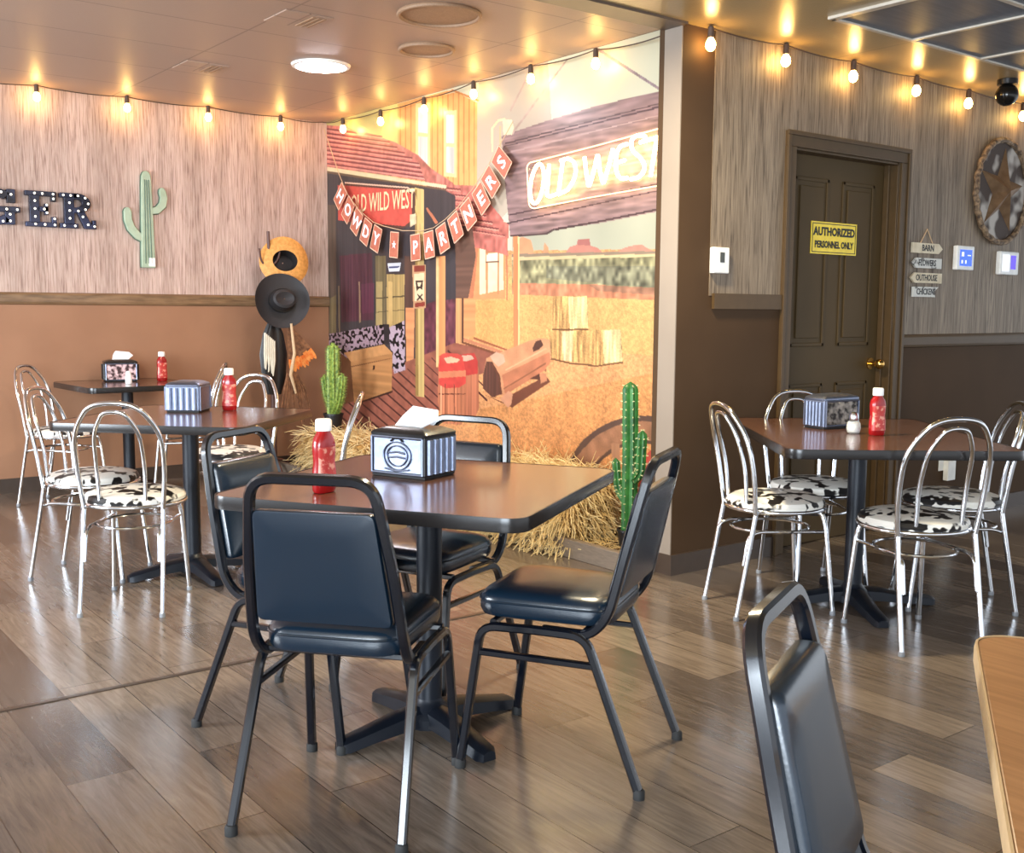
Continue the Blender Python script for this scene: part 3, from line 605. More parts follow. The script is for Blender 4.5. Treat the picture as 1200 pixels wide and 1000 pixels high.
# ================================================================ mural (a printed wall covering)
def paint_mural():
    y0,y1,z0,z1=3.671,7.799,.10,ZA-.002
    ny,nz=760,560
    Y=np.linspace(y0,y1,ny); Z=np.linspace(z0,z1,nz)
    YY,ZZ=np.meshgrid(Y,Z)           # nz x ny
    img=np.zeros((nz,ny,3))+np.array([200,170,130.])
    def smooth(w,h,seed):
        g=np.random.default_rng(seed).random((h+2,w+2))
        yy=np.linspace(0,h,nz); xx=np.linspace(0,w,ny); i=yy.astype(int); j=xx.astype(int); fy=(yy-i)[:,None]; fx=(xx-j)[None]
        return (g[i][:,j]*(1-fy)*(1-fx)+g[i+1][:,j]*fy*(1-fx)+g[i][:,j+1]*(1-fy)*fx+g[i+1][:,j+1]*fy*fx)-.5
    fine=np.random.default_rng(3).random((nz,ny))-.5
    N={'c':smooth(14,8,1)*1.4,'s':fine*.7+smooth(300,220,2)*.8+smooth(40,20,4)*.5,'n':smooth(120,90,5)+smooth(30,20,6)*.5,'b':smooth(170,90,7)*1.3+smooth(50,30,8)*.6,
       'g':smooth(330,30,9)*1.4+fine*.5,'v':smooth(260,6,10)*1.4,'h':smooth(5,150,11)*1.4,'d':smooth(80,60,12)+fine*.3,
       'f':np.sign(smooth(190,160,13)+.05)*.9+fine*.3,'g2':smooth(26,230,14)*1.2+smooth(60,200,15)*.8}
    for c,k,a,s,v in MURAL:
        P=np.array(v,float).reshape(-1,2)/200.
        a0,a1=P.min(0),P.max(0)
        i0,i1=np.searchsorted(Z,a0[1]),np.searchsorted(Z,a1[1],'right'); j0,j1=np.searchsorted(Y,a0[0]),np.searchsorted(Y,a1[0],'right')
        if i1<=i0 or j1<=j0: continue
        yy=YY[i0:i1,j0:j1]; zz=ZZ[i0:i1,j0:j1]; ins=np.zeros(yy.shape,bool); n=len(P)
        for q in range(n):
            (ya,za),(yb,zb)=P[q],P[(q+1)%n]
            if za==zb: continue
            ins^=((za>zz)!=(zb>zz))&(yy<(yb-ya)*(zz-za)/(zb-za)+ya)
        t=1+a*N[k][i0:i1,j0:j1]*1.6
        col=np.clip(np.array(c)[None,None]*t[...,None],0,255)
        sub=img[i0:i1,j0:j1]; sub[ins]=col[ins]
    r=(img/255); r=np.where(r<=.04045,r/12.92,((r+.055)/1.055)**2.4)
    idx=np.arange(ny*nz).reshape(nz,ny)
    co=np.stack([np.full(YY.shape,XM),YY,ZZ],-1).reshape(-1,3)
    fa=np.stack([idx[:-1,:-1],idx[1:,:-1],idx[1:,1:],idx[:-1,1:]],-1).reshape(-1,4)
    me=bpy.data.meshes.new('wall_mural_print')
    me.vertices.add(len(co)); me.vertices.foreach_set('co',co.astype('f').ravel())
    me.loops.add(fa.size); me.loops.foreach_set('vertex_index',fa.astype('i').ravel())
    me.polygons.add(len(fa)); me.polygons.foreach_set('loop_start',np.arange(0,fa.size,4,dtype='i')); 
    me.update(calc_edges=True)
    at=me.color_attributes.new('print','FLOAT_COLOR','POINT')
    at.data.foreach_set('color',np.concatenate([r.reshape(-1,3),np.ones((ny*nz,1))],1).astype('f').ravel())
    m,Nn,L,b=nt('printed_mural_vinyl'); vc=Nn.new('ShaderNodeVertexColor'); vc.layer_name='print'
    hs=Nn.new('ShaderNodeHueSaturation'); hs.inputs['Saturation'].default_value=.95; hs.inputs['Value'].default_value=.86
    L.new(vc.outputs[0],hs.inputs['Color']); L.new(hs.outputs[0],b.inputs['Base Color']); b.inputs['Roughness'].default_value=.3; b.inputs['Specular IOR Level'].default_value=.4
    me.materials.append(m)
    o=bpy.data.objects.new('western_mural',me); COL.objects.link(o)
    tag(o,'large printed western town mural covering the alcove side wall','mural')
    return o
mural=paint_mural()
text('sign_lettering','OLD WILD WEST',.19,creamtext,mural,onX(XM-.002,6.96,2.04,R(-1.5)),.0005,.001,.62)
# ================================================================ tables
def make_table(name,label,s1,s2,rot,loc,arm,armrot,topm=tabletop,em=edgeband,group=None,h=.76):
    t=thing(name,label,'table',(loc[0],loc[1],0),0,group)
    c,s=math.cos(R(rot)),math.sin(R(rot)); Rm=Matrix.Rotation(R(rot),4,'Z')
    MB().prism(rrect(-s1/2+.004,s1/2-.004,-s2/2+.004,s2/2-.004,.055,6),h-.034,h,'z').tf(Rm).build('tabletop',topm,t,bev=.004)
    e=MB(); o=rrect(-s1/2,s1/2,-s2/2,s2/2,.06,6); i=rrect(-s1/2+.005,s1/2-.005,-s2/2+.005,s2/2-.005,.055,6); n=len(o)
    prof=[(.0,-.036),(.0,-.003),(.4,0.0007),(1,0.0007)]
    V=[];F=[]
    for k,(t_,z) in enumerate([(1,-.036),(.25,-.036),(0,-.030),(0,-.006),(.3,.0008),(1,.0008)]):
        for a,b in zip(o,i): V.append((a[0]*(1-t_)+b[0]*t_,a[1]*(1-t_)+b[1]*t_,h+z))
    for k in range(5):
        for q in range(n): F.append((k*n+q,k*n+(q+1)%n,(k+1)*n+(q+1)%n,(k+1)*n+q))
    e.add(V,F).tf(Rm).build('edge_band',em,t)
    MB().box(-.18,.18,-.18,.18,h-.045,h-.035).tf(Rm).build('mounting_plate',castiron,t,smooth=False)
    MB().lathe([(.038,.06),(.038,h-.045)],20).build('column',castiron,t)
    MB().lathe([(.075,.02),(.078,.05),(.06,.075),(.045,.085),(.038,.1)],20).build('base_hub',castiron,t)
    for k in range(4):
        a=R(armrot+90*k); ar=MB(); rings=[]
        for x,w,z0,z1 in ((.02,.045,.03,.085),(.12,.042,.025,.075),(.22,.036,.014,.055),(arm-.02,.033,.004,.042),(arm,.022,.004,.032)):
            rings.append([(x,-w,z0),(x,-w*.9,z1*.75+z0*.25),(x,-w*.4,z1),(x,w*.4,z1),(x,w*.9,z1*.75+z0*.25),(x,w,z0)])
        ar.loft(rings).tf(Matrix.Rotation(a,4,'Z')).build('base_arm',castiron,t)
        MB().lathe([(.017,0),(.017,.006)],12,c=((arm-.03)*math.cos(a),(arm-.03)*math.sin(a))).build('foot_glide',rubber,t)
    return t
G1='square pedestal dining tables'
make_table('dining_table','brown square pedestal table in front with four black padded chairs around it',.915,.915,32.5,(1.722,2.652),.31,0)
make_table('dining_table','brown pedestal table between the black-chair table and the back wall, cow-print chairs around',.915,.915,43,(1.86,4.93),.31,0)
make_table('dining_table','brown rectangular pedestal table in front of the brown door',1.2,.9,52,(3.96,2.73),.36,-35,h=.755)
make_table('dining_table','small dark table farthest back against the brown wall under the cactus decoration',.76,.76,3,(2.36,7.40),.3,45,h=.75)
make_table('dining_table','light oak table cut off at the lower right corner of the view',.9,.76,32,(1.46,.34),.3,0,lighttop,lightedge,h=.75)
# ================================================================ black banquet chairs
def tubeobj(name,pts,r,m_,par,sq=False,closed=False,n=10): return MB().tube(pts,r,n=n,sq=sq,closed=closed).build(name,m_,par)
def make_banquet(label):
    t=thing('padded_chair',label,'chair',(0,0,0),0,'black padded stacking chairs')
    for s in (1,-1):
        tubeobj('leg',rnd([(.25,s*.215,.012),(.195,s*.200,.408),(.04,s*.198,.412)],.045),.0115,blackmetal,t,True)
        tubeobj('leg',rnd([(-.262,s*.215,.012),(-.105,s*.200,.412),(.04,s*.198,.412)],.045),.0115,blackmetal,t,True)
        tubeobj('side_stretcher',[(.205,s*.203,.335),(-.135,s*.204,.335)],.009,blackmetal,t,True)
        for x in (.25,-.262): MB().lathe([(.016,0),(.016,.02),(.012,.026)],12,c=(x,s*.215)).build('foot_glide',rubber,t)
    tubeobj('seat_rail',[(.16,-.2,.42),(.16,.2,.42)],.009,blackmetal,t,True); tubeobj('seat_rail',[(-.1,-.2,.42),(-.1,.2,.42)],.009,blackmetal,t,True)
    hp=rnd([(.02,.185,.412),(-.115,.190,.412),(-.165,.193,.47),(-.210,.180,.66),(-.262,.150,.878),(-.262,-.150,.878),(-.210,-.180,.66),(-.165,-.193,.47),(-.115,-.190,.412),(.02,-.185,.412)],.06,6)
    tubeobj('back_frame',hp,.0125,blackmetal,t,True)
    # seat cushion: rounded trapezoid, domed
    out=[]
    pts=rnd([(.0,.205),(.225,.195),(.225,-.195),(0,-.205),(-.165,-.175),(-.165,.175),(.0,.205)],.075,5) if False else None
    poly=[(.225,.195),(-.165,.178),(-.165,-.178),(.225,-.195)]
    def rp(poly,r,n=6):
        o=[]; m_=len(poly)
        for i in range(m_):
            a,b,c=Vector(poly[i-1]),Vector(poly[i]),Vector(poly[(i+1)%m_]); d1=(a-b).normalized();d2=(c-b).normalized(); s_=b+d1*r; e_=b+d2*r
            for k in range(n+1): q=k/n; o.append(s_*(1-q)**2+b*2*q*(1-q)+e_*q*q)
        return o
    base=rp(poly,.085); cx=Vector((.03,0))
    rings=[]
    for sc,z in ((.90,.428),(.97,.434),(1.0,.448),(1.0,.470),(.985,.484),(.93,.496),(.8,.503),(.5,.508),(.15,.509)):
        rings.append([tuple(cx+(p-cx)*sc)+(z,) for p in base])
    MB().loft(rings).build('seat',vinyl,t)
    MB().tube([tuple(cx+(p-cx)*1.0)+(.474,) for p in base],.0035,6,closed=True).build('seat_piping',vinyl,t)
    # back pad
    def bp(y,z,off): 
        # position on the back plane
        k=(z-.47)/(.878-.47); x=-.165-.097*k
        return (x+off,y,z)
    rings=[]
    prof=[(.15,.03,.975),(.0,.02,1),(-.010,.012,1),(-.018,0,.96),(-.020,0,.8)]
    outline=[]
    z0,z1=.515,.80; y0,y1=.172,.150
    pl=[(y0,z0),(y1,z1),(-y1,z1),(-y0,z0)]; bs=rp(pl,.018,4); cc=Vector((0,.66))
    for off,sc in ((-.0150,.5),(-.0148,.95),(-.0135,.985),(-.008,1.0),(0,1.0),(.012,1.0),(.021,.975),(.0255,.92),(.0285,.6),(.029,.3)):
        rings.append([bp(*(cc+(p-cc)*sc),off) for p in bs])
    MB().loft(rings).build('backrest',vinyl,t)
    for s in (1,-1):
        for z in (.56,.75): 
            y=.193-.043*((z-.47)/.408); p=bp(0,z,0)
            MB().tube([(p[0],s*(y+.006),z),(p[0],s*(y+.0145),z)],.006,10).build('bolt',castiron,t)
    return t
fc=make_banquet('black padded chair with its back to us in front of the nearest square table')
fc.location=(1.312,2.387,0); fc.rotation_euler=(0,0,R(41))
GB='black padded stacking chairs'
dup(fc,(1.952,2.263,0),R(120.8),'black padded chair seen from the side with a sunlit seat, right of the nearest table',GB)
dup(fc,(1.478,2.965,0),R(-60),'black padded chair left of the nearest table, partly hidden by the tabletop corner',GB)
dup(fc,(1.957,3.015,0),R(-157),'black padded chair tucked in on the mural side of the nearest table',GB)
dup(fc,(1.250,.668,0),R(-65),'black padded chair cut off at the bottom edge beside the light oak table',GB,(1,.85,1.0))
# ================================================================ chrome cafe chairs
def make_chrome(label):
    t=thing('cow_print_chair',label,'chair',(0,0,0),0,'chrome chairs with cow-print seats')
    r=.0105
    op=rnd([(-.142,.160,.435),(-.160,.178,.60),(-.195,.176,.76),(-.243,.10,.872),(-.25,0,.888),(-.243,-.10,.872),(-.195,-.176,.76),(-.160,-.178,.60),(-.142,-.160,.435)],.09,5)
    tubeobj('back_frame',op,r,chrome,t)
    ip=rnd([(-.150,.092,.440),(-.165,.098,.62),(-.205,.092,.76),(-.238,.045,.842),(-.24,0,.85),(-.238,-.045,.842),(-.205,-.092,.76),(-.165,-.098,.62),(-.150,-.092,.440)],.06,5)
    tubeobj('inner_back_loop',ip,.009,chrome,t)
    for s in (1,-1):
        tubeobj('leg',rnd([(-.217,s*.167,.012),(-.160,s*.163,.33),(-.142,s*.160,.437)],.1),r,chrome,t)
        tubeobj('leg',rnd([(.217,s*.167,.012),(.180,s*.148,.38),(.168,s*.13,.438),(.10,s*.11,.445)],.04),r,chrome,t)
        tubeobj('side_brace',rnd([(-.185,s*.150,.225),(-.165,s*.148,.345),(-.12,s*.145,.362),(.182,s*.145,.352)],.045),.0075,chrome,t)
        for x in (.217,-.217): MB().lathe([(.0125,0),(.0125,.014),(.0105,.018)],12,c=(x,s*.167)).build('foot_cap',capg,t)
    ring=[(.02+.205*math.cos(2*math.pi*k/36),.205*math.sin(2*math.pi*k/36),.447) for k in range(36)]
    tubeobj('seat_ring',ring,.010,chrome,t,closed=True)
    low=[(.0+.165*math.cos(2*math.pi*k/30),.150*math.sin(2*math.pi*k/30),.357) for k in range(30)]
    tubeobj('lower_ring',low,.0065,chrome,t,closed=True,n=8)
    MB().lathe([(.19,.437),(.205,.452),(.208,.468),(.200,.482),(.17,.492),(.11,.498),(.03,.500)],36,c=(.02,0)).build('seat',cow,t)
    return t
cc=make_chrome('chrome cow-print chair with its back to us in front of the left middle table')
cc.location=(1.471,4.566,0); cc.rotation_euler=(0,0,R(55))
GC='chrome chairs with cow-print seats'
dup(cc,(1.471,5.215,0),R(-40),'chrome cow-print chair at the left end of the left middle table',GC)
dup(cc,(2.36,5.64,0),R(-150),'chrome cow-print chair behind the left middle table, arch right of the ketchup',GC)
dup(cc,(2.20,4.40,0),R(149),'chrome chair seen edge-on between the left black chair and the napkin dispenser',GC)
dup(cc,(1.88,7.22,0),R(-45),'farthest left chrome chair beside the small back table',GC)
dup(cc,(2.70,7.16,0),R(150),'chrome chair at the right side of the small back table, mostly hidden',GC)
dup(cc,(3.751,2.314,0),R(63.5),'chrome cow-print chair with its back to us in front of the table by the door',GC)
dup(cc,(3.628,2.923,0),R(-25),'chrome cow-print chair at the left of the table by the door, near the pillar',GC)
dup(cc,(4.34,2.49,0),R(135),'chrome cow-print chair at the right edge of the view by the door table',GC)
dup(cc,(4.12,3.07,0),R(-118),'chrome cow-print chair behind the table by the door, arch left of the dispenser',GC)
# ================================================================ table things
def ketchup(label,loc,rz,sc=1):
    t=thing('ketchup_bottle',label,'bottle',loc,rz,'ketchup bottles')
    rings=[]
    for w,d,z in ((.030,.019,0),(.034,.022,.006),(.035,.023,.03),(.034,.022,.06),(.031,.020,.082),(.033,.021,.105),(.034,.022,.13),(.030,.020,.148),(.019,.017,.162),(.017,.016,.168)):
        rings.append([(w*sc*math.copysign(abs(math.cos(a))**.7,math.cos(a)),d*sc*math.copysign(abs(math.sin(a))**.7,math.sin(a)),z*sc) for a in [2*math.pi*k/20 for k in range(20)]])
    MB().loft(rings).build('bottle_body',ketch,t)
    lab=MB(); rr=[]
    for z,w,d in ((.022,.0357,.0237),(.06,.0348,.0228),(.082,.0318,.0208),(.10,.0335,.0215),(.125,.0345,.0225)):
        rr.append([(w*sc*math.copysign(abs(math.cos(a))**.7,math.cos(a)),d*sc*math.copysign(abs(math.sin(a))**.7,math.sin(a)),z*sc) for a in [math.pi*1.12+math.pi*.76*k/12 for k in range(13)]])
    V=[p for r in rr for p in r]; F=[(i*13+k,i*13+k+1,(i+1)*13+k+1,(i+1)*13+k) for i in range(4) for k in range(12)]
    o=lab.add(V,F).build('bottle_label',ketlab,t)
    MB().lathe([(.0215*sc,.168*sc),(.0225*sc,.17*sc),(.022*sc,.196*sc),(.019*sc,.2*sc)],20).build('bottle_cap',capw,t)
    return t
ketchup('red ketchup bottle on the nearest table beside the silver napkin dispenser',(1.379,2.657,.761),R(18),1.02)
ketchup('red ketchup bottle on the left middle table in front of the chrome arch',(2.113,5.063,.761),R(-25),1.04)
ketchup('red ketchup bottle on the table by the door',(3.926,2.622,.756),R(-20),.99)
ketchup('red ketchup bottle on the small table against the back wall',(2.62,7.45,.751),R(0),1.02)
def dispenser(label,loc,rz,face,ends,napkin=True,w=.205,d=.165,body=darkplast,lidm=darkplast,crest=True):
    t=thing('napkin_dispenser',label,'napkin dispenser',loc,rz,'table napkin dispensers')
    MB().box(-w/2,w/2,-d/2,d/2,.006,.128).build('housing',body,t,smooth=False,bev=.006)
    MB().box(-w/2+.004,w/2-.004,-d/2+.004,d/2-.004,0,.007).build('base_pad',rubber,t,smooth=False)
    lid=MB(); rings=[]
    for s_,z in ((1.02,.127),(1.03,.133),(.97,.139),(.7,.148),(.45,.151),(.2,.152)): rings.append([(x*s_,y*s_,z) for x,y in rrect(-w/2,w/2,-d/2,d/2,.012,3)])
    lid.loft(rings).build('lid',lidm,t)
    for s in (1,-1):
        f=MB().box(-w/2+.012,w/2-.012,s*(d/2)-.001,s*(d/2)+.003,.016,.118).build('face_panel',face,t,smooth=False,bev=.0015)
        fm=MB(); y=s*(d/2+.004)
        for a,b in (((-w/2+.008,.012),(w/2-.008,.012)),((w/2-.008,.012),(w/2-.008,.122)),((w/2-.008,.122),(-w/2+.008,.122)),((-w/2+.008,.122),(-w/2+.008,.012))): fm.tube([(a[0],y,a[1]),(b[0],y,b[1])],.0035,6)
        fm.build('panel_rim',silver,t)
        if crest:
            em=MB()
            for r_ in (.046,.034): em.tube([(r_*1.1*math.cos(2*math.pi*k/28),y,.066+r_*.92*math.sin(2*math.pi*k/28)) for k in range(28)],.0022,6,closed=True)
            em.tube([(-.03,y,.074),(0,y,.079),(.03,y,.074)],.003,6).tube([(-.03,y,.060),(0,y,.064),(.03,y,.060)],.003,6)
            em.tube([(-.045,y,.026),(0,y,.02),(.045,y,.026)],.003,6)
            em.build('embossed_crest',silver,t)
            em=MB(); em.tube([(-.022,y,.110),(-.012,y,.119),(.012,y,.119),(.022,y,.110)],.003,6); em.build('thumb_notch',darkplast,t)
        rb=MB()
        for k in range(5):
            yy=-d/2+.022+(d-.044)*k/4; rb.tube([(s*(w/2+.001),yy,.014),(s*(w/2+.001),yy,.118)],.0105,8)
        rb.build('ribbed_end_panel',ends,t)
    if napkin:
        n=MB(); V=[];F=[]
        q=[(-.055,-.03,.150),(.045,-.03,.150),(.085,.0,.176),(.075,.03,.188),(-.02,.035,.198),(-.035,.0,.182)]
        for dx,dz in ((0,0),(.006,.005)):
            n.add([(-.052+dx,-.028,.149+dz),(.05+dx,-.034,.150+dz),(.082+dx,.004,.172+dz),(.060+dx,.036,.194+dz),(-.030+dx,.030,.203+dz),(-.045+dx,.004,.178+dz),
                   (-.052+dx,-.026,.146+dz),(.05+dx,-.032,.147+dz),(.082+dx,.006,.169+dz),(.060+dx,.038,.191+dz),(-.030+dx,.032,.200+dz),(-.045+dx,.006,.175+dz)],
                   [(0,1,2,5),(5,2,3,4),(6,11,8,7),(11,10,9,8),(0,6,7,1),(1,7,8,2),(2,8,9,3),(3,9,10,4),(4,10,11,5),(5,11,6,0)])
        n.build('paper_napkin',napk,t,smooth=False)
    return t
dispenser('silver crest-front napkin dispenser with white napkin on the nearest table',(1.755,2.79,.761),R(-68.6),silver,silver)
dispenser('silver ribbed napkin dispenser on the left middle table, no napkin standing up',(1.93,5.13,.761),R(50),silver,silver,False,w=.17,d=.165,body=silver,lidm=silver,crest=False)
dispenser('dark patterned napkin dispenser beside the glass shaker on the table by the door',(4.03,2.925,.756),R(-6),darkpict,silver,False,w=.22,d=.12,body=silver,lidm=silver,crest=False)
dispenser('dark napkin dispenser with picture panel on the small table against the back wall',(2.38,7.60,.751),R(-12),pict,darkplast,True,w=.215,crest=False)
sh=thing('salt_shaker','round glass shaker with silver lid on the table by the door','shaker',(3.898,2.715,.756),0)
MB().lathe([(.018,0),(.026,.004),(.030,.025),(.027,.045),(.018,.058),(.017,.062)],20).build('glass_body',glassm,sh)
MB().lathe([(.016,.004),(.0245,.007),(.028,.025),(.0253,.044),(.018,.050)],20).build('salt_fill',saltm,sh)
MB().lathe([(.0185,.058),(.0195,.062),(.019,.078),(.014,.088),(.004,.091)],20).build('shaker_lid',chrome,sh)
sh=thing('salt_shaker','small white shaker on the far table against the back wall','shaker',(2.34,7.30,.751),0)
MB().lathe([(.02,0),(.022,.003),(.021,.05),(.018,.06)],16).build('shaker_body',saltm,sh)
MB().lathe([(.018,.06),(.018,.075),(.012,.084),(.003,.086)],16).build('shaker_lid',whitep,sh)
# ================================================================ string lights
def string_lights(name,label,path,bulbs,sag=.014):
    t=thing(name,label,'string lights',path[0])
    O=Vector(path[0]); pts=[]
    for a,b in zip(path,path[1:]):
        a=Vector(a);b=Vector(b)
        for k in range(8):
            q=k/8; p=a.lerp(b,q); p.z-=sag*4*q*(1-q); pts.append(p-O)
    pts.append(Vector(path[-1])-O)
    MB().tube(pts,.0035,6).build('cord',cord,t)
    for x,y,z in bulbs:
        p=Vector((x,y,z))-O
        MB().lathe([(.008,.075),(.014,.07),(.0155,.045),(.0155,.024),(.012,.02)],12).tf(Matrix.Translation(p)).build('bulb_socket',cord,t)
        b=MB().lathe([(.010,.026),(.012,.02),(.021,.004),(.0235,-.010),(.021,-.024),(.013,-.034),(.004,-.038)],14).tf(Matrix.Translation(p)).build('light_bulb',bulbm,t)
    return t
bA=[(1.927,7.7,2.645),(2.517,7.7,2.643),(3.099,7.7,2.644),(3.667,7.7,2.638)]
bM=[(4.03,7.392,2.619),(4.03,6.837,2.603),(4.03,6.264,2.606),(4.03,5.689,2.621),(4.03,5.109,2.622),(4.03,4.538,2.612)]
bC=[(3.81,3.5,2.49),(4.347,3.5,2.494),(4.894,3.5,2.491),(5.472,3.5,2.491),(6.006,3.5,2.486),(6.632,3.5,2.484)]
def cords(bs,dz=.066): return [(x,y,z+dz) for x,y,z in bs]
string_lights('string_lights','warm bulb string lights along the back wall and mural top',[(1.35,7.7,2.70)]+cords(bA)+[(4.02,7.70,2.70)]+cords(bM)+[(4.04,4.05,2.66),(3.78,3.74,2.60)],bA+bM)
string_lights('string_lights','warm bulb string lights above the brown door along the grey wall',cords(bC)+[(7.3,3.5,2.55)],bC,.012)
# ================================================================ ceiling fittings
t=thing('ceiling_downlight','bright round white light glowing in the alcove ceiling','ceiling light',(3.118,5.986,ZA-.016))
MB().lathe([(.15,.0),(.172,.002),(.178,.015)],40).build('light_trim',whitep,t)
MB().lathe([(.02,-.006),(.12,-.006),(.15,.0),(.15,.004)],40).build('light_diffuser',lightd,t)
for x,y,r_,l in ((3.048,4.596,.20,'larger round ceiling speaker nearest the camera'),(3.391,5.243,.15,'smaller round ceiling speaker nearer the mural')):
    t=thing('ceiling_speaker',l,'ceiling speaker',(x,y,ZA-.012),0,'round ceiling speakers')
    MB().tube([(r_*math.cos(2*math.pi*k/40),r_*math.sin(2*math.pi*k/40),.004) for k in range(40)],.011,8,closed=True).build('speaker_ring',ringm,t)
    MB().lathe([(.03,.003),(r_*.7,.003),(r_*.96,.007),(r_*.96,.012)],40).build('speaker_grille',ringm,t)
for x,y,l in ((2.547,5.123,'faint tan ceiling vent nearer the camera'),(2.572,6.493,'faint tan ceiling vent nearer the back wall')):
    t=thing('ceiling_vent',l,'vent',(x,y,ZA-.006),0,'tan ceiling vents')
    MB().box(-.13,.13,-.13,.13,0,.006).build('vent_plate',ceilA,t,smooth=False,bev=.002)
    v=MB()
    for k in range(3): v.box(.03+.03*k,.045+.03*k,-.1,.1,-.004,0)
    v.build('vent_slats',ringm,t,smooth=False)
t=thing('security_camera','dark dome security camera hanging from the ceiling at the upper right','security camera',(5.97,3.251,2.44))
MB().lathe([(.055,.10),(.055,.128),(.05,.1295)],20).build('camera_mount',darkplast,t)
MB().ball((0,0,.045),.062,20,12).build('camera_dome',domeg,t)
# ================================================================ neon sign
NS={'O':[[5.042,2.121],[5.018,2.107],[5.003,2.073],[5.0,2.026],[5.01,1.976],[5.031,1.93],[5.059,1.9],[5.088,1.891],[5.112,1.904],[5.127,1.938],[5.13,1.985],[5.12,2.037],[5.098,2.082],[5.071,2.112],[5.042,2.121]],
'L':[[4.953,2.11],[4.961,2.025],[4.972,1.928],[4.931,1.924],[4.891,1.931]],
'D':[[4.83,2.119],[4.848,2.024],[4.866,1.929]],'D_':[[4.85,2.119],[4.782,2.125],[4.729,2.099],[4.712,2.05],[4.732,1.995],[4.786,1.947],[4.866,1.929]],
'W':[[4.642,2.118],[4.626,2.032],[4.602,1.946],[4.564,2.026],[4.532,2.125],[4.512,2.031],[4.483,1.953],[4.443,2.042],[4.408,2.139]],
'E':[[4.298,2.149],[4.351,2.146],[4.381,2.109],[4.387,2.055],[4.374,1.999],[4.339,1.969],[4.293,1.972]],'E_':[[4.387,2.06],[4.348,2.062],[4.313,2.067]],
'S':[[4.16,2.171],[4.208,2.187],[4.255,2.179],[4.271,2.146],[4.251,2.104],[4.198,2.071],[4.161,2.028],[4.167,1.989],[4.208,1.965],[4.266,1.963]],
'T':[[4.2,2.147],[4.112,2.154],[4.023,2.162]],'T_':[[4.074,2.155],[4.096,2.061],[4.116,1.962]]}
t=thing('neon_sign','glowing OLD WEST neon sign mounted on the printed plank board of the mural','neon sign',(4.05,4.55,2.05))
O=Vector((4.05,4.55,2.05))
for ltr in 'OLDWEST':
    mb=MB()
    for k in (ltr,ltr+'_'):
        if k in NS: mb.tube(rnd([Vector((4.05,a,b))-O for a,b in NS[k]],.02,3),.0105,8)
    mb.build('neon_letter',neonm,t)
ol=rnd([Vector((4.066,a,b))-O for a,b in ((4.6,2.17),(4.02,2.208),(3.99,2.195),(4.0,1.915),(4.6,1.893),(5.12,1.866),(5.16,1.885),(5.185,2.12),(5.16,2.14),(4.6,2.17))],.03,3)
MB().tube(ol,.004,6).build('acrylic_edge',acr,t)
mt=MB()
for a,b in ((5.15,2.10),(5.13,1.89),(4.03,2.18),(4.03,1.94)): mt.tube([Vector((4.06,a,b))-O,Vector((4.106,a,b))-O],.006,8)
mt.build('standoff',chrome,t)
# ================================================================ bunting banner
t=thing('bunting_banner','HOWDY PARTNERS letter bunting of red cards strung across the mural','banner',(4.05,6.6,1.80))
O=Vector((4.05,6.6,1.80))
sp=[(7.76,2.66),(7.517,2.284),(7.38,2.12),(7.2,1.99),(7.0,1.895),(6.855,1.860),(6.597,1.814),(6.34,1.800),(6.2,1.812),(6.056,1.860),(5.9,1.935),(5.75,2.03),(5.60,2.14),(5.50,2.235),(5.40,2.325),(5.32,2.40)]
MB().tube([Vector((4.062,a,b))-O for a,b in sp],.0028,6).build('string',rope,t)
cards=[('H',7.493,2.121,-48),('O',7.374,2.01,-42),('W',7.243,1.913,-35),('D',7.103,1.83,-28),('Y',6.954,1.773,-22),('*',6.702,1.719,-6),('P',6.417,1.689,3),('A',6.244,1.70,7),('R',6.076,1.736,20),('T',5.925,1.802,27),('N',5.779,1.876,31),('E',5.638,1.965,37),('R',5.538,2.06,43),('S',5.424,2.169,50)]
for i,(ch,y,z,a) in enumerate(cards):
    M=Matrix.Translation(Vector((4.056,y,z))-O)@Matrix.Rotation(R(-90),4,'Z')@Matrix.Rotation(R(90),4,'X')@Matrix.Rotation(R(a),4,'Z')
    w,h=(.062,.092)
    if ch=='*': w=.058
    cd=MB().box(-w,w,-h,h,-.001,.001).tf(M).build('card',cardm,t,smooth=False)
    br=MB().box(-w,w,h-.006,h,.001,.0018).box(-w,w,-h,-h+.006,.001,.0018).box(-w,-w+.004,-h,h,.001,.0018).box(w-.004,w,-h,h,.001,.0018).tf(M).build('card_border',cardb,cd,smooth=False)
    if ch=='*':
        st=[((.03 if k%2==0 else .012)*math.sin(math.pi*k/5),(.03 if k%2==0 else .012)*math.cos(math.pi*k/5)) for k in range(10)]
        MB().prism(st,.001,.003,'z').tf(M).build('card_star',cardl,cd,smooth=False)
    else: text('card_letter',ch,.128,cardl,cd,M@Matrix.Translation((0,-.004,.002)),.0008,.003,1.0)
# ================================================================ marquee letters, metal cactus on the back wall
def marquee(ch,x0,x1,strokes,bulbs,label):
    t=thing('marquee_letter',label,'marquee letter',(x0,YA,1.796),0,'black marquee letters')
    w=x1-x0; h=.237; m_=MB()
    for poly in strokes: m_.prism([(a*w,b*h) for a,b in poly],-.042,-.004,'y')
    m_.build('letter_body',marq,t,smooth=False,bev=.003)
    for a,b in bulbs: MB().ball((a*w,-.048,b*h),.0075,8,6).build('marquee_bulb',tinyb,t)
    return t
def arc(cx,cz,rx,rz,rx2,rz2,a0,a1,n=10):
    o=[(cx+rx*math.cos(R(a0+(a1-a0)*k/n)),cz+rz*math.sin(R(a0+(a1-a0)*k/n))) for k in range(n+1)]
    i=[(cx+rx2*math.cos(R(a1-(a1-a0)*k/n)),cz+rz2*math.sin(R(a1-(a1-a0)*k/n))) for k in range(n+1)]
    return o+i
bx=lambda a,b,c,d:[(a,c),(b,c),(b,d),(a,d)]
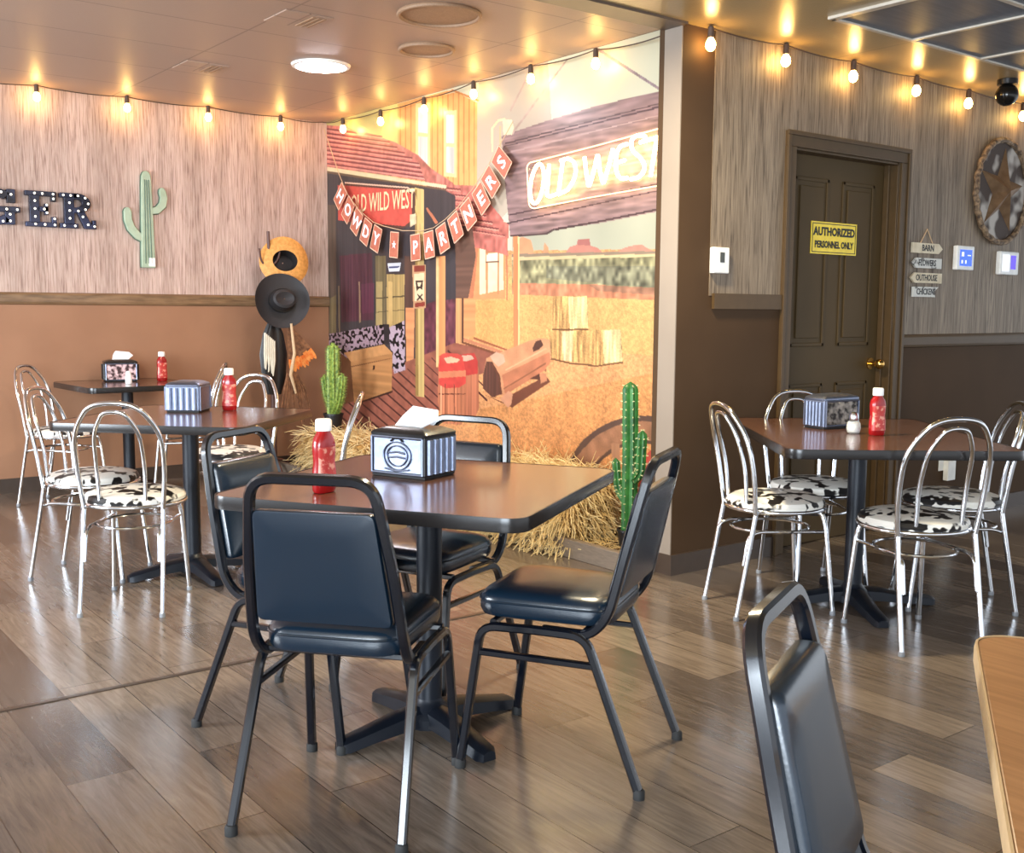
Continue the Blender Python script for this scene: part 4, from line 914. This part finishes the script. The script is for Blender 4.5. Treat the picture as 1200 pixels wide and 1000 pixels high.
marquee('G',1.545,1.795,[arc(.5,.5,.5,.5,.24,.27,50,310,16),bx(.74,.95,.62,1.0),bx(.52,1.06,.36,.52),bx(.68,.93,.02,.40)],
 [(.13,.5),(.2,.25),(.4,.1),(.62,.1),(.8,.12),(.8,.3),(.98,.44),(.72,.44),(.84,.85),(.6,.9),(.4,.9),(.2,.75)],'black marquee letter G cut off at the left edge, before the E')
marquee('E',1.842,2.040,[bx(.0,1,.86,1.0),bx(.0,1,0,.14),bx(.14,.46,.1,.9),bx(.84,1,.72,.9),bx(.84,1,.1,.3),bx(.4,.74,.43,.57),bx(.62,.74,.34,.66)],
 [(.3,.93),(.55,.93),(.9,.93),(.9,.8),(.3,.5),(.6,.5),(.68,.62),(.68,.4),(.3,.07),(.6,.07),(.92,.07),(.92,.24),(.3,.72),(.3,.28)],'black marquee letter E between the G and the R')
marquee('R',2.062,2.300,[bx(.0,.5,.86,1.0),bx(.0,.5,0,.14),bx(.12,.40,.1,.9),arc(.5,.72,.36,.28,.12,.10,-90,90,10),bx(.38,.52,.82,1.0),bx(.38,.54,.44,.6),[(.45,.50),(.68,.50),(.86,.14),(1.0,.14),(1.0,.0),(.68,.0)],bx(.9,1.0,.1,.26)],
 [(.1,.93),(.3,.93),(.5,.93),(.7,.88),(.78,.72),(.7,.55),(.5,.5),(.26,.72),(.26,.5),(.26,.28),(.1,.07),(.4,.07),(.62,.34),(.76,.12),(.94,.08)],'black marquee letter R right of the E')
t=thing('metal_cactus_decoration','sage green metal cactus hung flat on the back wall','wall decoration',(2.66,YA,1.544))
def slab(path,ws,y0,y1,name,m_):
    P=[Vector(p) for p in path]; V=[]
    L_=[];R_=[]
    for i,p in enumerate(P):
        a=P[max(i-1,0)];b=P[min(i+1,len(P)-1)]; d=(b-a).normalized(); n=Vector((-d.y,d.x)); L_.append(p+n*ws[i]);R_.append(p-n*ws[i])
    return MB().prism([tuple(v) for v in L_]+[tuple(v) for v in reversed(R_)],y0,y1,'y').build(name,m_,t,smooth=False,bev=.006)
tr=[(0,0),(0,.2),(0,.4),(0,.6),(0,.645),(0,.672),(0,.682)]; tw=[.050,.047,.042,.036,.033,.022,.006]
la=[(-.02,.20),(-.07,.225),(-.115,.275),(-.135,.33),(-.137,.39),(-.137,.41),(-.137,.42)]; lw=[.026,.028,.030,.029,.028,.02,.006]
ra=[(.02,.40),(.075,.41),(.115,.45),(.125,.50),(.115,.54),(.11,.562),(.108,.572)]; rw=[.022,.025,.028,.027,.026,.018,.005]
slab(tr,[w+.006 for w in tw],-.012,-.002,'cactus_rim',metcactd); slab(la,[w+.006 for w in lw],-.012,-.002,'cactus_rim',metcactd); slab(ra,[w+.006 for w in rw],-.012,-.002,'cactus_rim',metcactd)
slab(tr,tw,-.03,-.01,'cactus_trunk',metcact); slab(la,lw,-.028,-.01,'cactus_arm',metcact); slab(ra,rw,-.028,-.01,'cactus_arm',metcact)
rb=MB()
for dx in (-.02,0,.02): rb.tube([(dx*1.1,-.031,.03),(dx*.7,-.031,.62)],.0035,6)
rb.build('cactus_ridges',metcactd,t)
MB().box(.0,.045,-.034,-.03,.01,.07).build('white_tag',whitep,t,smooth=False)
# ================================================================ coat rack with hats
PX,PY=3.50,7.55
t=thing('coat_rack','dark wooden coat rack standing in the back corner','coat rack',(PX,PY,0))
MB().tube([(0,0,.03),(0,0,1.2),(-.02,0,1.83)],[.022,.018,.012],10).build('pole',polew,t)
for a in (20,140,260): MB().tube(rnd([(0,0,.12),(.12*math.cos(R(a)),.12*math.sin(R(a)),.09),(.24*math.cos(R(a)),.24*math.sin(R(a)),.012)],.05),.014,8).build('foot',polew,t)
for dx,dz,dy in ((-.10,1.70,0),(.07,1.72,0),(-.09,1.42,-.03),(.10,1.42,-.03)): MB().tube(rnd([(0,0,dz-.15),(dx*.8,dy,dz-.10),(dx,dy-.02,dz)],.05),.008,8).build('hook',polew,t)
def hat(name,label,loc,tilt,yaw,m_,lin_,R0,RC,H,open_front,band=None):
    t=thing(name,label,'hat',loc)
    M=Matrix.Rotation(yaw,4,'Z')@Matrix.Rotation(tilt,4,'X')
    n=40; rings=[]
    def ring(r,z,curl=0,sx=1,sy=1): return [(r*sx*math.cos(a),r*sy*math.sin(a),z+curl*math.cos(a)**2) for a in [2*math.pi*k/n for k in range(n)]]
    MB().loft([ring(RC*(.8 if not open_front else .98),.0,0,1,.86),ring(RC,.002),ring(R0*.8,.004,.012),ring(R0,.012,.035),ring(R0,.008,.035),ring(R0*.8,0,.012),ring(RC,-.004),ring(RC*(.8 if not open_front else .98),-.004,0,1,.86)],cap=False).tf(M).build('hat_brim',m_,t)
    MB().loft([ring(RC,-.004,0,1,.88),ring(RC*.96,H*.5,0,1,.86),ring(RC*.86,H*.92,0,1,.8),ring(RC*.7,H,0,1,.7),ring(RC*.4,H*.88,0,1,.5),ring(RC*.05,H*.84)],cap=False).tf(M).build('hat_crown',m_,t)
    MB().loft([ring(RC*.99,.02,0,1,.88),ring(RC*1.01,.022,0,1,.885),ring(RC*1.0,.05,0,1,.88),ring(RC*.98,.05,0,1,.87)],cap=False).tf(M).build('hat_band',band or lin_,t)
    if open_front: MB().loft([ring(RC*.985,-.002,0,1,.87),ring(RC*.93,H*.5,0,1,.84),ring(RC*.8,H*.88,0,1,.75),ring(RC*.05,H*.8)],cap=False).tf(M).build('hat_lining',lin_,t)
    return t
hat('cowboy_hat','tan straw cowboy hat hanging on the coat rack above the black hat',(3.585,7.49,1.615),R(-100),R(-14),strawhat,hatin,.185,.095,.11,True)
hat('cowboy_hat','black cowboy hat with wide brim below the tan straw hat',(3.515,7.42,1.315),R(80),R(-10),felt,felt,.205,.10,.11,False,leather)
t=thing('leather_vest','black leather garment hanging from the coat rack under the black hat','vest',(3.475,7.47,.62))
rings=[]
for z,w,d in ((.0,.05,.02),(.12,.085,.03),(.3,.10,.035),(.45,.075,.035),(.56,.03,.02)): rings.append([(w*math.cos(a)*(1+.16*math.sin(5*a)),d*math.sin(a)*(1+.3*math.sin(5*a)),z) for a in [2*math.pi*k/24 for k in range(24)]])
MB().loft(rings).build('garment_body',leather,t)
fr_=MB()
for k in range(7):
    x=-.085+.012*k; z=.46-.01*k; fr_.tube([(x,-.035,z),(x-.01,-.05,z-.15),(x-.005+random.uniform(-.015,.015),-.045,z-.26)],[.008,.011,.004],6)
fr_.build('pale_fringe',fea3,t)
t=thing('feather_headdress','brown feather fan with orange tips hanging from the coat rack','feather headdress',(3.56,7.40,1.13))
for k in range(9):
    a=R(-86+k*4.6); L_=.345+.012*math.sin(k*1.7)-.004*k; d=Vector((math.cos(a),0,math.sin(a))); nrm=Vector((-d.z,0,d.x)); y=-.004*k
    P=[d*0.02,d*L_*.5,d*L_*.8,d*L_]
    def fl(s0,s1,w0,w1,w2,nm,m_):
        a_=d*s0;b_=d*(s0+s1)/2;c_=d*s1; o=Vector((0,y,0)); th=Vector((0,.0015,0))
        V=[a_-nrm*w0,b_-nrm*w1,c_-nrm*w2,c_+nrm*w2,b_+nrm*w1,a_+nrm*w0]
        MB().add([v+o for v in V]+[v+o+th for v in V],[(0,1,4,5),(1,2,3,4),(6,11,10,7),(7,10,9,8),(0,6,7,1),(1,7,8,2),(2,8,9,3),(3,9,10,4),(4,10,11,5),(5,11,6,0)]).build(nm,m_,t,smooth=False)
    fl(.0,L_*.72,.006,.016,.019,'feather',fea1); fl(L_*.72,L_*.9,.019,.02,.017,'orange_feather_tip',fea2); fl(L_*.9,L_,.017,.012,.004,'orange_feather_tip',fea2)
MB().tube([(0,-.05,.02),(.02,-.055,-.2),(-.01,-.05,-.36),(.03,-.05,-.5)],[.010,.012,.014,.008],8).build('wrapped_cord',rope,t)
tl=MB()
for k in range(10):
    x=-.05+.018*k; tl.tube([(x*.4,-.02,-.34),(x,-.03,-.46),(x*1.6+random.uniform(-.02,.02),-.03,-.60-random.random()*.14)],[.005,.009,.003],5)
tl.build('hanging_tails',fea1,t)
# ================================================================ planter, hay, cacti
t=thing('planter_curb','low grey-brown wooden planter curb on the floor along the mural','planter',(3.55,3.68,0))
MB().box(-.02,.02,0,3.9,0,.095).build('curb_board',curbm,t,smooth=False,bev=.003)
MB().box(.02,.535,.0,4.1,0,.045).build('planter_soil',soil,t,smooth=False)
def hay(label,loc,lx,ly,lz,n,seed,long_=.13,rz=0):
    rg=random.Random(seed)
    t=thing('hay_bale',label,'hay bale',loc,rz,'golden hay bales')
    b=MB(); nx,ny=6,14; V=[];
    rings=[]
    for i in range(13):
        y=-ly/2+ly*i/12; e=1 if 0<i<12 else .86
        rings.append([(lx/2*e*x*(1+.06*rg.uniform(-1,1)),y,lz/2+lz/2*e*z*(1+.06*rg.uniform(-1,1))) for x,z in ((-1,-1),(0,-1),(1,-1),(1,0),(1,.85),(.5,1),(0,1),(-.6,1),(-1,.8),(-1,0))])
    for r_ in rings:
        for q in range(len(r_)): r_[q]=(r_[q][0],r_[q][1],max(0,r_[q][2]))
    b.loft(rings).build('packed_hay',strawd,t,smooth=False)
    s=MB()
    for _ in range(n):
        f=rg.random()
        if f<.5: p=Vector((-lx/2,rg.uniform(-ly/2,ly/2),lz*rg.random())); d=Vector((-.7,rg.uniform(-.9,.9),-rg.random()*1.3+.2))
        elif f<.8: p=Vector((rg.uniform(-lx/2,lx/2),rg.uniform(-ly/2,ly/2),lz)); d=Vector((rg.uniform(-1,.5),rg.uniform(-1,1),rg.uniform(0,.5)))
        else: p=Vector((rg.uniform(-lx/2,lx/2),-ly/2,lz*rg.random())); d=Vector((rg.uniform(-1,.3),-.8,rg.uniform(-.8,.3)))
        d.normalize(); L_=long_*rg.uniform(.5,1.3); q=p+d*L_*.5; e=q+(d+Vector((0,0,-.55*rg.random())))*L_*.5
        w=rg.uniform(.0017,.0034)
        for v in (q,e): 
            if v.z<.003: v.z=.003
        s.tube([p-d*.02,q,e],[w,w,w*.6],3,cap=False)
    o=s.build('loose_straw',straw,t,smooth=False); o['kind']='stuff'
    return t
hay('golden hay bale spilling straw over the curb left of the tall green cactus',(3.80,4.62,.046),.42,.80,.33,2600,1)
hay('golden hay bale by the mural hidden behind the nearest table and its chairs',(3.82,5.55,.046),.40,.85,.28,1000,3)
hay('golden hay bale at the back corner under the light green cactus',(3.81,6.86,.046),.38,.90,.30,1500,2)
sp_=MB()
rg=random.Random(5)
for _ in range(1300):
    p=Vector((3.5+rg.uniform(-.03,.10),rg.uniform(4.15,5.9),rg.uniform(.02,.22))); e=p+Vector((-rg.random()*.10,rg.uniform(-.08,.08),-rg.random()*.16)); e.z=max(e.z,.004)
    sp_.tube([p,e],rg.uniform(.0017,.0034),3,cap=False)
for _ in range(260):
    p=Vector((rg.uniform(3.58,3.95),rg.uniform(3.75,4.2),.05)); e=p+Vector((rg.uniform(-.08,.08),rg.uniform(-.08,.08),rg.random()*.03)); sp_.tube([p,e],.0015,3,cap=False)
tag(sp_.build('loose_straw',straw,smooth=False),'loose golden straw hanging over the planter curb to the floor','straw',None,'stuff')
def cactus(label,loc,stems,m_,ribs,rib_d,pot,spn,sl=.012,spm=spine):
    t=thing('potted_cactus',label,'cactus',loc)
    pr,ph=pot
    MB().lathe([(pr*.78,0),(pr,ph*.9),(pr*1.08,ph*.9),(pr*1.08,ph),(pr*.95,ph),(pr*.92,ph*.88)],28).build('pot',potm,t)
    MB().lathe([(pr*.93,ph*.8),(pr*.9,ph*.92),(.01,ph*.94)],24).build('potting_soil',soil,t)
    rg=random.Random(3)
    for path,rad in stems:
        P=rnd(path,.06,6); m=MB(); n=ribs*4; V=[];F=[]
        # dense resample
        pts=[P[0]]
        for a,b in zip(P,P[1:]):
            k=max(1,int((b-a).length/.02)); pts+= [a.lerp(b,(i+1)/k) for i in range(k)]
        tot=len(pts); T=[(pts[min(i+1,tot-1)]-pts[max(i-1,0)]).normalized() for i in range(tot)]
        U=Vector((0,1,0)); U=(U-T[0]*U.dot(T[0])).normalized(); rings=[]; spm_=MB()
        for i in range(tot):
            U=(U-T[i]*U.dot(T[i])).normalized(); W=T[i].cross(U); f=i/(tot-1)
            end=(pts[-1]-pts[i]).length; rr=rad*min(1,math.sqrt(max(.0,1-(max(0,rad*1.4-end)/(rad*1.4))**2))+.05)
            rg_=[]
            for k in range(n):
                a=2*math.pi*k/n; q=rr*(1-rib_d*(.5-.5*math.cos(a*ribs)))
                rg_.append(pts[i]+U*(q*math.cos(a))+W*(q*math.sin(a)))
            rings.append(rg_)
            if i%spn==0 and i>0:
                for k in range(ribs):
                    a=2*math.pi*k/ribs; d=U*math.cos(a)+W*math.sin(a); o=pts[i]+d*rr*.97
                    for _ in range(3):
                        e=o+(d+Vector((rg.uniform(-.6,.6),rg.uniform(-.6,.6),rg.uniform(-.6,.6)))).normalized()*sl; spm_.tube([o,e],[.0013,.0006],3,cap=False)
                    spm_.ball(o,.0026,5,4)
        m.loft(rings).build('stem',m_,t); spm_.build('spines',spm,t,smooth=False)['kind']='stuff'
    return t
cactus('tall dark green potted cactus standing in the planter beside the grey pillar',(3.80,3.965,.046),
 [([(0,0,.07),(0,.0,.5),(0,.01,.86)],.042),([(.0,-.03,.36),(0,-.075,.40),(0,-.085,.62)],.026),([(.0,.03,.24),(0,.085,.29),(-.01,.10,.46)],.022)],greenpl,7,.3,(.06,.10),2)
cactus('light green potted cactus on the hay by the back corner',(3.80,7.16,.345),
 [([(0,0,.13),(0,0,.4),(0,0,.66)],.048),([(.0,-.02,.15),(0,-.10,.24),(0,-.145,.44)],.033),([(.0,.02,.17),(0,.10,.27),(0,.14,.42)],.030)],ltgreen,9,.25,(.07,.14),1,.016,ltgreen)
# ================================================================ right wall things
t=thing('door_sign','yellow AUTHORIZED PERSONNEL ONLY sign on the brown door','sign',(4.96,YC+.071,1.66))
# sign measured on the wall plane, set back onto the door leaf
MB().box(-.20,.20,-.003,0,-.085,.085).build('sign_plate',yellow,t,smooth=False)
bd=MB(); 
for a,b,c,d_ in ((-.19,.19,.073,.077),(-.19,.19,-.077,-.073),(-.19,-.186,-.077,.077),(.186,.19,-.077,.077)): bd.box(a,b,-.0042,-.003,c,d_)
bd.build('sign_border',signblk,t,smooth=False)
text('sign_lettering','AUTHORIZED',.060,signblk,t,onY(0,-.0042,.032),.0006,.0024,.96)
text('sign_lettering','PERSONNEL ONLY',.050,signblk,t,onY(0,-.0042,-.036),.0006,.0018,.80)
t=thing('thermostat','small white thermostat with grey display on the wall left of the door','thermostat',(3.955,YC-.003,1.508))
MB().box(-.055,.055,-.03,0,-.062,.062).build('thermostat_case',whitep,t,smooth=False,bev=.005); MB().box(-.012,.018,-.032,-.03,-.01,.038).build('thermostat_display',lcd,t,smooth=False)
t=thing('wall_control_panel','white control panel with bright blue screen right of the arrow boards','control panel',(6.115,YC,1.593))
MB().box(-.095,.095,-.03,0,-.072,.072).build('panel_case',whitep,t,smooth=False,bev=.006); MB().box(-.065,.065,-.032,-.03,-.048,.048).build('panel_screen',screen,t,smooth=False)
ic=MB().box(-.05,-.025,-.033,-.032,.008,.034).box(-.05,-.035,-.033,-.032,-.034,-.014).box(-.01,.005,-.033,-.032,-.034,-.014).box(.015,.05,-.033,-.032,.012,.018); ic.build('screen_icons',icon,t,smooth=False)
t=thing('wall_control_panel','white control panel with violet screen under the big star','control panel',(6.63,YC,1.58))
MB().box(-.12,.10,-.035,0,-.075,.07).build('panel_case',whitep,t,smooth=False,bev=.008); MB().box(.0,.06,-.037,-.035,-.04,.045).build('panel_screen',screen2,t,smooth=False); MB().box(-.1,-.015,-.0365,-.035,-.055,.05).build('panel_keypad',icon,t,smooth=False)
t=thing('arrow_board_sign','hanging cluster of four small arrow boards right of the door frame','sign',(5.73,YC,1.50))
MB().tube([(-.07,-.006,.155),(0,-.006,.245),(.07,-.006,.155)],.003,6).build('hanging_cord',rope,t)
for z,s,w,txt,m_ in ((.135,1,.155,'BARN',plaq),(.05,-1,.15,'FLOWERS',plaqw),(-.035,-1,.16,'OUTHOUSE',plaq),(-.115,0,.13,'CHICKENS',plaqw)):
    h=.029
    if s==1: P=[(-w,-h),(w-.04,-h),(w,0),(w-.04,h),(-w,h)]
    elif s==-1: P=[(-w,0),(-w+.04,-h),(w,-h),(w,h),(-w+.04,h)]
    else: P=[(-w,-h),(w-.03,-h),(w-.05,0),(w,h),(-w,h)]
    bd=MB().prism(P,z,z,'y') if False else MB().prism([(a,b+z) for a,b in P],-.016,-.004,'y').build('arrow_board',m_,t,smooth=False)
    text('board_lettering',txt,.05,signblk,bd,onY(0,-.017,z),.0006,.0008,.95 if len(txt)<6 else .82)
ch=MB()
for x in (-.08,.08): ch.tube([(x,-.004,-.09),(x,-.004,.12)],.002,5)
ch.build('board_chain',cord,t)
t=thing('barn_star','rusty five-point star on a round cowhide disc with twisted rim','star decoration',(6.49,YC,2.01))
MB().tube([(.30*math.cos(2*math.pi*k/48),-.03+.006*math.sin(k*2.6),.31*math.sin(2*math.pi*k/48)) for k in range(48)],.018,8,closed=True).build('twisted_rim',wreath,t)
MB().prism([(.29*math.cos(2*math.pi*k/40),.30*math.sin(2*math.pi*k/40)) for k in range(40)],-.02,-.003,'y').build('cowhide_disc',hide,t,smooth=False)
V=[(0,-.085,0)]+[((.26 if k%2==0 else .10)*math.sin(math.pi*k/5+.12),-.021,(.27 if k%2==0 else .105)*math.cos(math.pi*k/5+.12)) for k in range(10)]
MB().add(V,[(0,1+k,1+(k+1)%10) for k in range(10)]+[tuple(range(10,0,-1))]).build('star',bronze,t,smooth=False)
t=thing('wall_outlet','white wall outlet with a plug-in adapter low on the wall under the door table','outlet',(6.04,YC,.33))
MB().box(-.06,.03,-.006,0,-.02,.085).build('outlet_plate',whitep,t,smooth=False,bev=.002); MB().box(-.015,.07,-.04,-.006,-.08,.04).build('plug_adapter',whitep,t,smooth=False,bev=.004)
